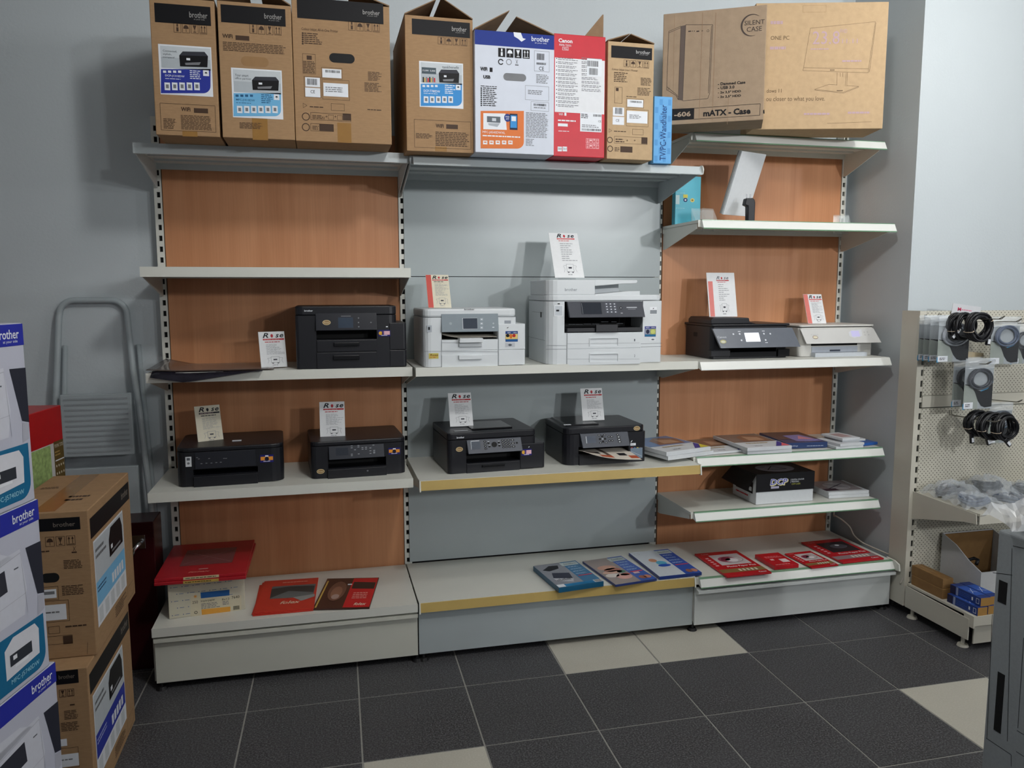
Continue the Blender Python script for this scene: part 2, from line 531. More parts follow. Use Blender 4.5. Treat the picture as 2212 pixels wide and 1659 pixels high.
def shelf(t, x0, x1, yf, z, style, m=CREAM, br=0.11, ribs=False, brackets=True, name='shelf', lip=0.036):
    mb = MB()
    mb.box(x0, x1, yf + .004, -.004, z - .012, z)
    if style == 'lip':
        mb.box(x0, x1, yf, yf + .004, z - lip, z + .0015)
        mb.box(x0, x1, yf + .004, yf + .02, z - lip, z - lip + .003)
    else:
        mb.box(x0, x1, yf + .001, yf + .004, z - .03, z)
    mb.box(x0, x1, -.012, -.004, z - .035, z - .012)
    if ribs:
        for k in (0.3, 0.6, 0.85):
            y = yf * k
            mb.box(x0 + .02, x1 - .02, y - .012, y + .012, z - .02, z - .012)
    s = mb.build(name, m, t)
    if brackets:
        for xb in (x0 + .003, x1 - .006):
            b = MB().prism([(-.005, z - .0125), (yf + .022, z - .0125), (yf + .022, z - .036), (-.03, z - br), (-.005, z - br)], xb, xb + .003, 'x')
            b.build('bracket', m, s)
    if style in ('rail', 'plainrail', 'greyrail'):
        rm = GREYS if style == 'greyrail' else WHITE2
        r = MB().prism([(yf + .0005, z), (yf - .010, z - .001), (yf - .027, z - .034), (yf - .026, z - .037), (yf + .0005, z - .03)], x0 + .012, x1, 'x').build('price_rail', rm, s)
        if style == 'rail':
            MB().prism([(yf + .004, z + .0005), (yf + .004, z + .002), (yf - .0105, z + .001), (yf - .0115, z - .002)], x0 + .012, x1, 'x').build('clear_strip', GREEN, s)
            MB().prism([(yf - .0260, z - .0340), (yf - .0285, z - .0360), (yf - .0275, z - .0395), (yf - .0235, z - .0395)], x0 + .012, x1, 'x').build('clear_strip', GREEN, s)
    if style == 'yellow':
        MB().prism([(yf, z - .0015), (yf - .004, z - .002), (yf - .009, z - .039), (yf, z - .041)], x0 + .006, x1 - .006, 'x').build('price_strip', YELLOW, s)
        for xa in (x0, x1 - .0055):
            MB().prism([(yf + .03, z + .002), (yf - .006, z + .002), (yf - .013, z - .043), (yf + .0, z - .045), (yf + .03, z - .03)], xa, xa + .0055, 'x').build('end_cap', CREAM, s)
    if style == 'greyrail':
        pts = [(yf + .06, z + .001)] + [(yf - .012 - .02 * math.sin(R_(a)), z - .02 + .023 * math.cos(R_(a))) for a in (0, 30, 60, 90, 130)] + [(yf + .06, z - .035)]
        MB().prism(pts, x1 + .0003, x1 + .004, 'x').build('end_cap', CREAM, s)
    return s

def feet(t, xs, y):
    for x in xs:
        MB().cyl((x, y, 0), .022, .012, n=14, r2=.016).cyl((x, y, .012), .007, .03, n=8).build('foot', mat('foot_black', (24, 24, 26), .5), t)

# ---- left bay
tL = thing('shelving_unit', 'tall cream shop shelving bay with wood back at the left end', 'shelving')
upright(tL, 0.0, -0.0165, 0.0125, 2.235)
upright(tL, 1.002, 0.987, 1.020, 2.2)
MB().box(0.0155, 0.9845, 0.006, 0.022, 0.24, 2.2).build('back_panel', WOOD, tL)
MB().box(0.0125, 0.987, 0.024, 0.03, 0.05, 2.2).build('gap_shade', SLOTSHADE, tL)  # near-black sheet added so the gaps beside the wood look shaded
shelf(tL, -.006, .992, -.40, 2.058, 'lip', GREYS, ribs=True)
shelf(tL, -.006, .992, -.40, 1.613, 'lip', CREAM)
shelf(tL, -.006, .992, -.40, 1.217, 'lip', CREAM)
shelf(tL, -.014, .983, -.445, .768, 'lip', CREAM)
b = shelf(tL, -.018, .988, -.49, .255, 'lip', CREAM, brackets=False, name='base_shelf', lip=.033)
MB().prism([(-.468, .214), (-.488, .212), (-.488, .198), (-.47, .195), (-.47, .03), (-.46, .03), (-.46, .214)], -.014, .988, 'x').build('plinth', mat('plinth_enamel', (206, 207, 196), .5, .02, 4), tL)
for xa in (-.022, .980):
    MB().box(xa, xa + .008, -.458, 0.0, .035, .215).build('side_plate', CREAM, tL)
feet(tL, (-.0, .985), -.455)

# ---- middle bay
tM = thing('shelving_unit', 'wide shop shelving bay with grey metal back, holding the white printers', 'shelving')
upright(tM, 2.2404, 2.214, 2.2475, 2.23)
MB().box(1.0085, 2.2375, -.006, 0.0, .266, 1.5865).build('back_panel', GREYP, tM)
MB().box(1.0085, 2.2375, -.006, 0.0, 1.5895, 2.018).build('back_panel', GREYP, tM)
MB().box(1.0085, 2.2375, -.006, 0.0, 2.021, 2.2).build('back_panel', GREYP, tM)
MB().box(1.021, 2.213, 0.014, .03, .05, 2.2).build('gap_shade', SLOTSHADE, tM)  # dark sheet added to show as shade in the grey panel gaps
shelf(tM, .993, 2.226, -.42, 2.047, 'greyrail', GREYS, ribs=True)
shelf(tM, 1.002, 2.236, -.43, 1.216, 'lip', CREAM, lip=.034)
shelf(tM, 1.004, 2.243, -.47, .763, 'yellow', CREAM)
shelf(tM, .9935, 2.222, -.485, .258, 'yellow', CREAM, brackets=False, name='base_shelf')
MB().box(.9935, 2.222, -.466, -.458, .03, .222).build('plinth', GREYP, tM)
MB().box(2.2225, 2.2265, -.458, 0.0, .035, .215).build('side_plate', CREAM, tM)
feet(tM, (1.012, 2.228), -.455)

# ---- right bay
tR = thing('shelving_unit', 'cream shop shelving bay with orange wood back and green-edged rails, right end', 'shelving')
upright(tR, 3.238, 3.2265, 3.2505, 2.3)
MB().box(2.256, 3.2245, 0.006, 0.022, 0.24, 2.27).build('back_panel', WOOD, tR)
MB().box(2.2475, 3.2265, 0.024, 0.03, 0.05, 2.27).build('gap_shade', SLOTSHADE, tR)  # dark sheet added behind the wood; its colour gives the gaps their shade
shelf(tR, 2.249, 3.232, -.285, 2.214, 'rail', CREAM, ribs=True, br=.12)
shelf(tR, 2.249, 3.236, -.375, 1.829, 'rail', CREAM, br=.11)
shelf(tR, 2.249, 3.236, -.39, 1.210, 'plainrail', CREAM)
shelf(tR, 2.249, 3.228, -.385, .777, 'rail', CREAM)
s5 = shelf(tR, 2.249, 3.228, -.375, .520, 'rail', CREAM, br=.1)
shelf(tR, 2.2275, 3.236, -.485, .252, 'rail', CREAM, brackets=False, name='base_shelf')
MB().prism([(-.466, .204), (-.512, .201), (-.512, .188), (-.476, .184), (-.476, .03), (-.466, .03), (-.466, .204)], 2.2275, 3.244, 'x').build('plinth', mat('plinth_white', (208, 213, 212), .5, .02, 4), tR)
for xa in (2.2275, 3.238):
    MB().box(xa, xa + .006, -.463, 0.0, .035, .21).build('side_plate', CREAM, tR)
MB().prism([(-.45, .256), (-.505, .256), (-.535, .245), (-.54, .215), (-.5, .21), (-.45, .22)], 3.2365, 3.244, 'x').build('end_cap', CREAM, tR)
feet(tR, (3.225,), -.45)
# ================================================================== CARTONS ON THE TOP SHELVES
C1 = (300, 0, 3.95); C2 = (840, 0, 3.45625); C3 = (1400, 0, 3.6867)

def glyph(F, k, u0, v0, u1, v1, m, lay):
    w = u1 - u0; h = v1 - v0; c = (u0 + u1) / 2
    if k == 0:
        F.rect(c - w * .14, v0 + h * .12, c + w * .14, v0 + h * .55, m, lay); F.rect(c - w * .1, v0 + h * .62, c + w * .1, v1 - h * .08, m, lay)
    elif k == 1:
        F.polyuv([(c + w * .36 * math.cos(R_(a)), v0 + h * .45 + h * .4 * math.sin(R_(a))) for a in range(0, 181, 20)], m, lay)
        F.rect(c - w * .03, v0 + h * .12, c + w * .03, v0 + h * .45, m, lay)
    elif k == 2:
        F.polyuv([(c - w * .26, v1 - h * .12), (c + w * .26, v1 - h * .12), (c + w * .04, v0 + h * .42), (c - w * .04, v0 + h * .42)], m, lay)
        F.rect(c - w * .03, v0 + h * .2, c + w * .03, v0 + h * .45, m, lay); F.rect(c - w * .2, v0 + h * .12, c + w * .2, v0 + h * .2, m, lay)
    else:
        for s in (-.2, .2):
            F.rect(c + w * (s - .035), v0 + h * .2, c + w * (s + .035), v0 + h * .7, m, lay)
            F.polyuv([(c + w * (s - .14), v0 + h * .65), (c + w * (s + .14), v0 + h * .65), (c + w * s, v1 - h * .08)], m, lay)
        F.rect(u0 + w * .12, v0 + h * .1, u1 - w * .12, v0 + h * .16, m, lay)

def icons(F, x0, y0, x1, y1, m, solid=None, n=4):
    u0, v0, u1, v1 = F.bx(x0, y0, x1, y1)
    w = (u1 - u0) / n
    for k in range(n):
        a = u0 + k * w + w * .07; b = u0 + (k + 1) * w - w * .07
        if solid:
            F.rect(a, v0, b, v1, solid, 1); glyph(F, k + 4 - n, a, v0, b, v1, m, 2)
        else:
            F.frame(a, v0, b, v1, .0012, m, 1); glyph(F, k + 4 - n, a, v0, b, v1, m, 1)

def brother_band(F, x0, y0, x1, y1, tx0, ty0, tx1, ty1, band, ink, tag_line=True):
    F.on('brand_band').Rp(x0, y0, x1, y1, band, 1)
    F.Tp('brother', tx0, ty0, tx1, ty1, ink, 2, bold=.008)
    if tag_line:
        h = ty1 - ty0
        F.Tp('at your side', tx0 + (tx1 - tx0) * .25, ty1 + h * .12, tx0 + (tx1 - tx0) * .85, ty1 + h * .42, ink, 2)

def printer_picture(F, x0, y0, x1, y1, body, lite, lay=3):
    F.on('label')
    w = x1 - x0; h = y1 - y0
    F.Q([(x0, y0 + h * .25), (x0 + w * .12, y0), (x1 - w * .12, y0 + h * .03), (x1, y0 + h * .3), (x1 - w * .02, y1), (x0 + w * .03, y1 - h * .06)], body, lay)
    F.Q([(x0 + w * .12, y0), (x1 - w * .12, y0 + h * .03), (x1, y0 + h * .3), (x0, y0 + h * .25)], flat((52, 54, 62)) if body == INKB else flat((236, 238, 242)), lay + 1)
    F.Rp(x0 + w * .25, y0 + h * .42, x0 + w * .38, y0 + h * .56, lite, lay + 1)
    F.Q([(x0 + w * .2, y0 + h * .72), (x0 + w * .75, y0 + h * .68), (x0 + w * .7, y0 + h * .86), (x0 + w * .22, y0 + h * .86)], GRYI, lay + 1)

def sticker(F, q, split, col, corner, slogan, model, pic, icony, n_icons, txt_w=WHT, extra=None):
    """q = x0,y0,x1,y1 of the white label"""
    x0, y0, x1, y1 = q
    F.on('label')
    F.Rp(x0, y0, x1, y1, WHT, 1)
    w = x1 - x0; h = y1 - y0; b = w * .03
    F.Rp(x0 + b, y0 + b, x1 - b, split, flat((176, 184, 190)), 2)
    F.Rp(x0 + b, y0 + b, x1 - b, y0 + (split - y0) * .55, flat((196, 203, 208)), 3)
    pts = [(x0 + b, split), (x1 - b, split)]
    for a in range(0, 91, 15):
        pts.append((x1 - b - corner + corner * math.cos(R_(a)), y1 - b * 1.4 - corner + corner * math.sin(R_(a))))
    pts.append((x0 + b, y1 - b * 1.4))
    F.Q(pts, col, 2)
    printer_picture(F, *pic, INKB, WHT, 4)
    for (s, a, c_, d, e) in slogan:
        F.Tp(s, a, c_, d, e, flat((50, 58, 66)), 4)
    F.Tp(model[0], *model[1:], txt_w, 3, bold=.01)
    my = model[4]
    F.Bp(model[1], my + h * .015, model[1] + w * .34, my + h * .04, 1, txt_w, 3)
    F.Bp(x0 + w * .58, split + h * .02, x0 + w * .82, my + h * .04, 5, txt_w, 3)
    F.Rp(x1 - w * .17, split + h * .025, x1 - w * .06, split + h * .14, WHT, 3)
    glyph(F, 1, *F.bx(x1 - w * .15, split + h * .05, x1 - w * .08, split + h * .12), INKB, 4)
    for k in range(4):
        xx = x0 + w * (.07 + .095 * k)
        F.Rp(xx, split + h * .03, xx + w * .06, split + h * .075, txt_w, 3)
    for k in range(n_icons):
        xx = x0 + w * (.1 + .14 * k)
        if extra: xx = x0 + w * (.08 + .14 * k)
        F.Rp(xx, icony[0], xx + w * .105, icony[1], WHT, 3)
        F.Rp(xx + w * .025, icony[0] + (icony[1] - icony[0]) * .25, xx + w * .08, icony[0] + (icony[1] - icony[0]) * .75, GRYI if col != BLUE else flat((60, 70, 110)), 4)

def carton(name, label, x0, x1, yf, z0, h, d, m, flaps=(), rotz=0.0, cat='box', group=None, bulge=0.0, tilt_in=CARDIN):
    t = thing(name, label, cat, (x0, yf, z0), rotz, group)
    w = x1 - x0
    mb = MB().box(0, w, 0, d, 0, h)
    mb.build('carton_body', m, t, bevel=.0025, segs=2)
    for f in flaps:
        # hinge side, reach, rise, y range
        side, reach, rise, ya, yb = f
        th = .004
        if side == 'l': p = [(0.0, h), (reach, h + rise)]
        elif side == 'r': p = [(w, h), (w - reach, h + rise)]
        if side in 'lr':
            (a, b), (c, e) = p
            MB().prism([(a, b + .0005), (c, e + .0005), (c, e + th), (a, b + th + .001)], ya, yb, 'y').build('flap', [tilt_in], t)
        else:
            a, b = (0.0, h) if side == 'f' else (d, h)
            c, e = a + (reach if side == 'f' else -reach), h + rise
            MB().prism([(a, b + .0005), (c, e), (c + th, e), (a + th, b + .0005)], ya, yb, 'x').build('flap', [tilt_in], t)
    return t

def hand_hole(F, x, y, rx, ry, m=BLKM):
    F.on('hand_hole')  # flat oval; the default black paints the shade inside a hole
    c = F.px(x, y); e = F.px(x + rx, y); g = F.px(x, y + ry)
    ru = abs(e[0] - c[0]); rv = abs(g[1] - c[1]); pts = []
    for a in range(-90, 91, 18): pts.append((c[0] + ru - rv + rv * math.cos(R_(a)), c[1] + rv * math.sin(R_(a))))
    for a in range(90, 271, 18): pts.append((c[0] - ru + rv + rv * math.cos(R_(a)), c[1] + rv * math.sin(R_(a))))
    F.polyuv(pts, m, 1)

def tape(F, x0, y0, x1, y1):
    F.on('tape').Rp(x0, y0, x1, y1, TAPE, 1)

# --- carton with indigo label
t = carton('printer_carton', 'brown printer carton with dark blue label, leftmost on the top shelf', .106, .314, -.572, 2.0595, .455, .48, CARD,
           [('l', .085, .05, 0, .48), ('r', .085, .05, 0, .48)], group='brown printer cartons on the top shelf')
F = Face(t, (0, 0, 0), crop=C1)
brother_band(F, 135, 42, 612, 205, 430, 105, 585, 155, INKB, flat((150, 148, 146)))
F.on('print'); icons(F, 292, 205, 585, 285, BROWNI)
sticker(F, (175, 390, 625, 815), 590, flat((44, 56, 150)), 60, [('Connected,', 205, 428, 325, 448), ('stylish,', 205, 455, 280, 475), ('compact!', 205, 482, 305, 500)], ('DCP-J1310DW', 225, 640, 390, 662), (345, 440, 590, 575), (705, 770), 5)
F.on('print'); F.Fp(185, 890, 655, 1120, .0012, BROWNI)
F.Tp('WiFi', 360, 915, 440, 950, BROWNI, bold=.03); F.Rp(470, 925, 590, 965, BROWNI); F.Bp(210, 1010, 330, 1100, 7, BROWNI); F.Bp(360, 985, 620, 1110, 11, BROWNI, ragged=.1)
tape(F, 372, 1120, 500, 1165)
F.done()

# --- carton with pale blue label
t = carton('printer_carton', 'brown printer carton with pale blue label and cut-out handle', .323, .568, -.575, 2.0595, .457, .49, CARD,
           [('l', .1, .055, 0, .49), ('r', .105, .06, 0, .49)], group='brown printer cartons on the top shelf')
F = Face(t, (0, 0, 0), crop=C1)
brother_band(F, 700, 58, 1250, 208, 1070, 120, 1220, 165, INKB, flat((150, 148, 146)))
F.on('print'); icons(F, 940, 213, 1220, 295, BROWNI)
F.Tp('WiFi', 712, 290, 800, 325, BROWNI, bold=.03); F.Rp(825, 305, 942, 345, BROWNI); F.Bp(718, 370, 1255, 450, 6, BROWNI, ragged=.05)
hand_hole(F, 990, 527, 118, 42, mat('handle_push_in', (150, 116, 78), .8))
sticker(F, (795, 590, 1225, 1010), 795, LBLUE, 50, [('Your smart', 820, 632, 935, 655), ('office partner', 820, 662, 960, 685)], ('MFC-J1010DW', 830, 845, 990, 868), (965, 655, 1195, 775), (905, 965), 6, flat((40, 90, 130)))
F.on('print'); F.Bp(860, 1045, 1060, 1100, 5, BROWNI, ragged=.3)
tape(F, 968, 1010, 1100, 1195)
F.done()

# --- wide carton, text side
t = carton('printer_carton', 'wide brown printer carton with oval hand hole and white address labels', .570, .912, -.565, 2.0595, .485, .47, CARD,
           [('l', .13, .05, 0, .47), ('r', .14, .045, 0, .47)], group='brown printer cartons on the top shelf')
F = Face(t, (0, 0, 0), crop=C1)
brother_band(F, 1350, 5, 2085, 180, 1910, 88, 2055, 128, INKB, flat((160, 158, 156)))
F.on('print'); icons(F, 1782, 190, 2058, 268, BROWNI)
F.Tp('Colour Inkjet All-in-One Printer', 1388, 245, 1700, 275, BROWNI); F.Bp(1410, 280, 1565, 380, 6, BROWNI)
for k in range(6): F.Dp(1398, 283 + k * 18, 8, 8, BROWNI)
hand_hole(F, 1733, 498, 108, 40)
F.on('print'); F.Fp(1397, 460, 1508, 630, .001, BROWNI); F.Rp(1432, 475, 1475, 510, BROWNI); F.Bp(1402, 520, 1505, 625, 8, BROWNI, ragged=.1)
F.Fp(1557, 578, 1735, 672, .001, BROWNI); F.Fp(1410, 655, 1555, 830, .001, BROWNI); F.Fp(1565, 682, 1797, 853, .001, BROWNI)
F.on('label'); F.Rp(1565, 590, 1728, 665, WHT, 2); F.Cp(1592, 600, 1715, 622, INKB); F.on('label', 1); F.Rp(1420, 662, 1545, 742, WHT, 2); F.Cp(1435, 672, 1520, 725, INKB)
F.on('label', 2); F.Rp(1420, 750, 1548, 828, WHT, 2); F.Tp('CE', 1465, 770, 1502, 796, INKB, 3); F.on('label', 3); F.Rp(1575, 712, 1785, 825, WHT, 2); F.Bp(1592, 740, 1745, 790, 3, GRYI, 3)
F.on('print'); F.Bp(1955, 612, 2070, 690, 7, BROWNI); F.Bp(1925, 705, 2070, 785, 7, BROWNI); F.Bp(1950, 930, 2080, 945, 1, BROWNI); F.Bp(1458, 905, 1600, 922, 1, BROWNI)
F.ring(*F.px(1413, 900), .010, .010, .002, BROWNI, n=3); F.Fp(1640, 885, 1755, 945, .001, BROWNI)
for yy, x1_ in ((995, 1810), (1085, 1662)):
    F.ring(*F.px(1425, yy), .014, .014, .003, BROWNI); F.Fp(1465, yy - 28, x1_, yy + 35, .0012, BROWNI); F.Rp(x1_ - 70 if yy < 1000 else 1540, yy - 25, x1_, yy + 33, BROWNI, 1)
    F.Bp(1480, yy - 14, 1590 if yy < 1000 else 1535, yy + 22, 3, BROWNI)
if True:
    F.Tp('+', 1592, 985, 1610, 1005, BROWNI); F.Tp('+', 1668, 985, 1686, 1005, BROWNI); F.Fp(1615, 980, 1662, 1020, .001, BROWNI); F.Fp(1692, 985, 1738, 1025, .001, BROWNI)
tape(F, 1695, 1050, 1812, 1218)
F.done()

# --- second bay: tank-printer carton
t = carton('printer_carton', 'brown printer carton with bright blue label beside the white and blue carton', .972, 1.228, -.517, 2.0485, .490, .48, CARD,
           [('l', .118, .06, 0, .48), ('r', .118, .068, 0, .48)], group='brown printer cartons on the top shelf')
F = Face(t, (0, 0, 0), crop=C2)
brother_band(F, 172, 155, 605, 270, 470, 200, 580, 236, INKB, flat((160, 158, 156)))
F.on('print'); icons(F, 362, 282, 588, 338, BROWNI)
sticker(F, (228, 465, 555, 805), 625, MBLUE, 40, [('tank', 398, 492, 448, 512), ('benefit', 450, 494, 522, 514)], ('DCP-T780DW', 260, 672, 382, 690), (372, 520, 525, 622), (720, 768), 5)
F.Rp(245, 505, 352, 552, flat((70, 84, 92)), 4); F.Tp('15,000  5,000', 252, 522, 345, 536, WHT, 5)
for k in range(8): F.Rp(252 + k * 12, 575 + (k % 2) * 8, 262 + k * 12, 615, [INKB, GOLD, GRYI, RED][k % 4], 4)
F.on('print'); F.Fp(190, 900, 612, 1108, .0012, BROWNI); F.Tp('WiFi', 350, 925, 410, 955, BROWNI, bold=.03); F.Rp(428, 930, 515, 963, BROWNI); F.Bp(202, 995, 335, 1035, 4, BROWNI); F.Bp(348, 985, 605, 1095, 9, BROWNI, ragged=.15)
tape(F, 345, 1095, 432, 1130)
F.done()

# --- white and blue carton
WCARD = mat('white_carton', (206, 212, 224), .6, .02, 20)
t = carton('printer_carton', 'white printer carton with blue top band and orange picture panel', 1.229, 1.541, -.545, 2.0485, .447, .46, WCARD,
           [('l', .135, .075, 0, .3), ('r', .15, .055, 0, .3)])
F = Face(t, (0, 0, 0), crop=C2)
F.on('brand_band'); F.rect(0.001, .447 - .053, .311, .4465, flat((30, 52, 134)), 1)
F.Tp('brother', 1065, 275, 1198, 312, WHT, 2, bold=.01); F.Tp('at your side', 1090, 318, 1178, 330, WHT, 2)
F.Q([(930, 240), (985, 245), (1000, 285), (1022, 292), (990, 312), (965, 290), (935, 272)], WHT, 2)
F.on('print'); icons(F, 812, 365, 1055, 432, WHT, INKB)
F.ring(*F.px(836, 462), .011, .011, .004, INKB, a0=20, a1=330); F.ring(*F.px(896, 463), .011, .011, .0025, GRYI); F.Rp(942, 483, 968, 489, INKB); F.Lp(948, 447, 962, 478, .0012, INKB); F.Lp(962, 447, 948, 478, .0012, INKB)
F.Fp(1085, 382, 1198, 535, .001, GRYI); F.Cp(1105, 400, 1160, 448, INKB); F.Cp(1102, 468, 1172, 484, INKB); F.Tp('CE', 1120, 498, 1158, 526, INKB)
F.Tp('WiFi', 682, 500, 735, 530, INKB, bold=.05); F.Rp(752, 505, 774, 538, INKB); F.Tp('USB', 705, 562, 758, 588, INKB, bold=.05)
hand_hole(F, 940, 577, 85, 28, mat('handle_grey_inside', (118, 120, 124), .7))
F.on('print'); F.Bp(1100, 555, 1198, 625, 6, GRYI); F.Fp(1018, 642, 1194, 750, .001, GRYI); F.Bp(1038, 672, 1165, 708, 3, GRYI); F.Fp(1060, 762, 1194, 830, .001, GRYI); F.Cp(1082, 775, 1175, 792, INKB, 2); F.Bp(1082, 798, 1180, 812, 1, GRYI)
F.Bp(685, 640, 855, 652, 1, INK)
for k in range(10): F.Dp(690, 658 + k * 14.3, 6, 6, INKB, n=10)
F.Bp(702, 652, 812, 795, 10, INK); F.Bp(1022, 840, 1190, 1030, 17, GRYI, ragged=.15); F.Bp(1022, 1035, 1085, 1090, 6, GRYI)
F.on('label')
pts = [(685, 828), (1008, 828)] + [(958 + 50 * math.cos(R_(a)), 1060 + 50 * math.sin(R_(a))) for a in range(0, 91, 15)] + [(685, 1108)]
F.Q(pts, flat((214, 118, 62)), 1)
F.Q([(705, 845), (870, 848), (880, 970), (705, 965)], WHT, 2); F.Rp(732, 870, 832, 915, flat((96, 104, 112)), 3); F.Rp(770, 882, 800, 905, flat((200, 206, 214)), 4); F.Q([(740, 920), (830, 920), (810, 948), (745, 935)], flat((170, 176, 184)), 3)
F.Dp(885, 880, 25, 30, flat((40, 60, 130)), 3); F.Tp('FREE', 870, 868, 900, 878, WHT, 4); F.Tp('APP!', 872, 884, 898, 894, WHT, 4)
F.Rp(902, 850, 960, 970, flat((30, 40, 66)), 3); F.Rp(907, 862, 955, 955, MBLUE, 4); F.Rp(915, 870, 948, 905, WHT, 5)
F.Tp('MFC-J4540DWXL', 700, 980, 868, 1002, WHT, 2); F.Bp(700, 1008, 985, 1028, 1, WHT)
for k in range(5): F.Rp(703 + k * 47, 1050, 735 + k * 47, 1078, WHT, 2); F.Rp(710 + k * 47, 1058, 728 + k * 47, 1066, flat((214, 118, 62)), 3)
F.done()

# --- red and white carton
RCARD = mat('red_carton', (192, 26, 44), .45, .04, 25)
t = carton('printer_carton', 'red and white printer carton wrapped in shiny tape', 1.545, 1.756, -.527, 2.0485, .462, .40, RCARD,
           [('b', .02, .09, .05, .17)])
MB().prism([(.13, .4628), (.215, .4628 + .10), (.219, .4628 + .10), (.219, .4628)], .05, .054, 'y').build('flap', CARDIN, t)
F = Face(t, (0, 0, 0), crop=C2)
F.on('brand_band'); F.Tp('Canon', 1266, 290, 1370, 320, WHT, 2, bold=.03); F.Tp('PIXMA TS5351i', 1272, 330, 1362, 346, WHT, 2); F.frame(*F.bx(1295, 352, 1340, 376), .0012, WHT, 2); F.Tp('White', 1302, 358, 1334, 370, WHT, 2)
F.on('print'); F.rect(.004, .168, .208, .372, flat((222, 224, 228)), 1)
for k in range(13): F.Bp(1262, 432 + k * 29, 1420, 454 + k * 29, 2, GRYI, 2)
for k in range(13): F.Dp(1252, 436 + k * 29, 4, 4, INK, 2, 8)
for k in range(9): F.Bp(1438, 432 + k * 29, 1590, 454 + k * 29, 2, GRYI, 2)
F.on('label'); F.Rp(1478, 440, 1590, 570, WHT, 3); F.Cp(1482, 455, 1562, 498, INKB, 4); F.Cp(1494, 510, 1558, 560, INKB, 4)
F.on('label', 1); F.Rp(1428, 840, 1588, 985, WHT, 2); F.Bp(1435, 848, 1500, 885, 3, INK, 3); F.Cp(1525, 855, 1585, 872, INKB); F.Tp('CE', 1562, 900, 1584, 914, INKB, 3); F.Cp(1440, 962, 1582, 978, INKB); F.Bp(1440, 930, 1580, 955, 2, GRYI, 3)
F.on('print'); F.Tp('WiFi', 1268, 845, 1300, 862, WHT, 2); F.Rp(1310, 842, 1325, 864, WHT, 2); F.Bp(1262, 890, 1395, 912, 1, WHT); F.Rp(1262, 922, 1335, 944, WHT, 2); F.Bp(1265, 975, 1370, 985, 1, WHT)
F.Rp(1260, 1095, 1292, 1130, WHT, 2); F.Rp(1297, 1095, 1330, 1130, WHT, 2); F.Tp('560', 1264, 1103, 1288, 1118, INKB, 3); F.Tp('561', 1301, 1103, 1326, 1118, INKB, 3)
for r_ in range(2): icons(F, 1470, 1035 + r_ * 40, 1570, 1070 + r_ * 40, flat((240, 190, 195)))
F.done()

# --- narrow brown carton, crumpled
t = carton('printer_carton', 'narrow crumpled brown printer carton with clear tape, next to the blue packet', 1.770, 1.966, -.516, 2.0485, .452, .44, CARD2,
           [('l', .09, .03, 0, .44), ('r', .1, .03, 0, .44)], group='brown printer cartons on the top shelf')
F = Face(t, (0, 0, 0), crop=C2)
brother_band(F, 1660, 350, 1965, 440, 1845, 378, 1950, 404, INKB, flat((176, 176, 176)))
F.on('print'); icons(F, 1750, 452, 1945, 505, BROWNI)
F.Tp('Colour Inkjet 3-in-1 Printer', 1665, 515, 1858, 534, BROWNI); F.Bp(1680, 538, 1785, 615, 6, BROWNI); F.Bp(1880, 580, 1962, 640, 6, BROWNI); F.Bp(1855, 655, 1960, 715, 6, BROWNI); F.Fp(1685, 650, 1742, 772, .001, BROWNI); F.Rp(1695, 656, 1715, 680, BROWNI)
F.Bp(1772, 718, 1870, 728, 1, BROWNI); F.Fp(1772, 738, 1903, 806, .001, BROWNI); F.Fp(1772, 818, 1938, 945, .001, BROWNI)
F.on('label'); F.Rp(1780, 745, 1898, 800, WHT, 2); F.Cp(1800, 754, 1888, 768, INKB); F.on('label', 1); F.Rp(1672, 802, 1756, 866, WHT, 2); F.Cp(1688, 806, 1742, 852, INKB); F.on('label', 2); F.Rp(1670, 872, 1756, 932, WHT, 2); F.Tp('CE', 1694, 890, 1720, 910, INKB, 3); F.on('label', 3); F.Rp(1776, 830, 1930, 920, WHT, 2); F.Bp(1795, 855, 1895, 888, 3, GRYI, 3)
F.on('print'); F.ring(*F.px(1650, 975), .009, .009, .002, BROWNI, n=3); F.Bp(1680, 975, 1780, 988, 1, BROWNI); F.Fp(1818, 965, 1900, 1008, .001, BROWNI)
F.ring(*F.px(1650, 1045), .012, .012, .003, BROWNI); F.Fp(1682, 1022, 1930, 1075, .001, BROWNI); F.Rp(1885, 1026, 1930, 1075, BROWNI); F.Tp('+', 1772, 1042, 1786, 1056, BROWNI); F.Tp('+', 1828, 1042, 1842, 1056, BROWNI); F.Bp(1692, 1032, 1768, 1066, 2, BROWNI)
F.ring(*F.px(1652, 1110), .012, .012, .003, BROWNI); F.Rp(1728, 1094, 1818, 1138, BROWNI); F.Bp(1685, 1098, 1725, 1132, 3, BROWNI)
F.done()

# --- light blue packet
t = thing('packet', 'slim light blue wall bracket packet with sideways lettering at the shelf end', 'packet', (1.996, -.458, 2.0485))
MB().box(0, .080, 0, .055, 0, .268).build('packet_body', flat((104, 168, 222)), t, bevel=.0015)
F = Face(t, (0, 0, 0), crop=C2)
F.on('print')
for i in range(4):
    for j in range(8):
        if (i + j) % 2 == 0: F.rect(.004 + i * .019, .006 + j * .0325, .004 + i * .019 + .014, .006 + j * .0325 + .024, flat((88, 152, 210)), 1)
F.text('TV/PC-Wandhalter', .028, .012, .055, .235, flat((20, 50, 110)), 2, vert=True)
F.done()

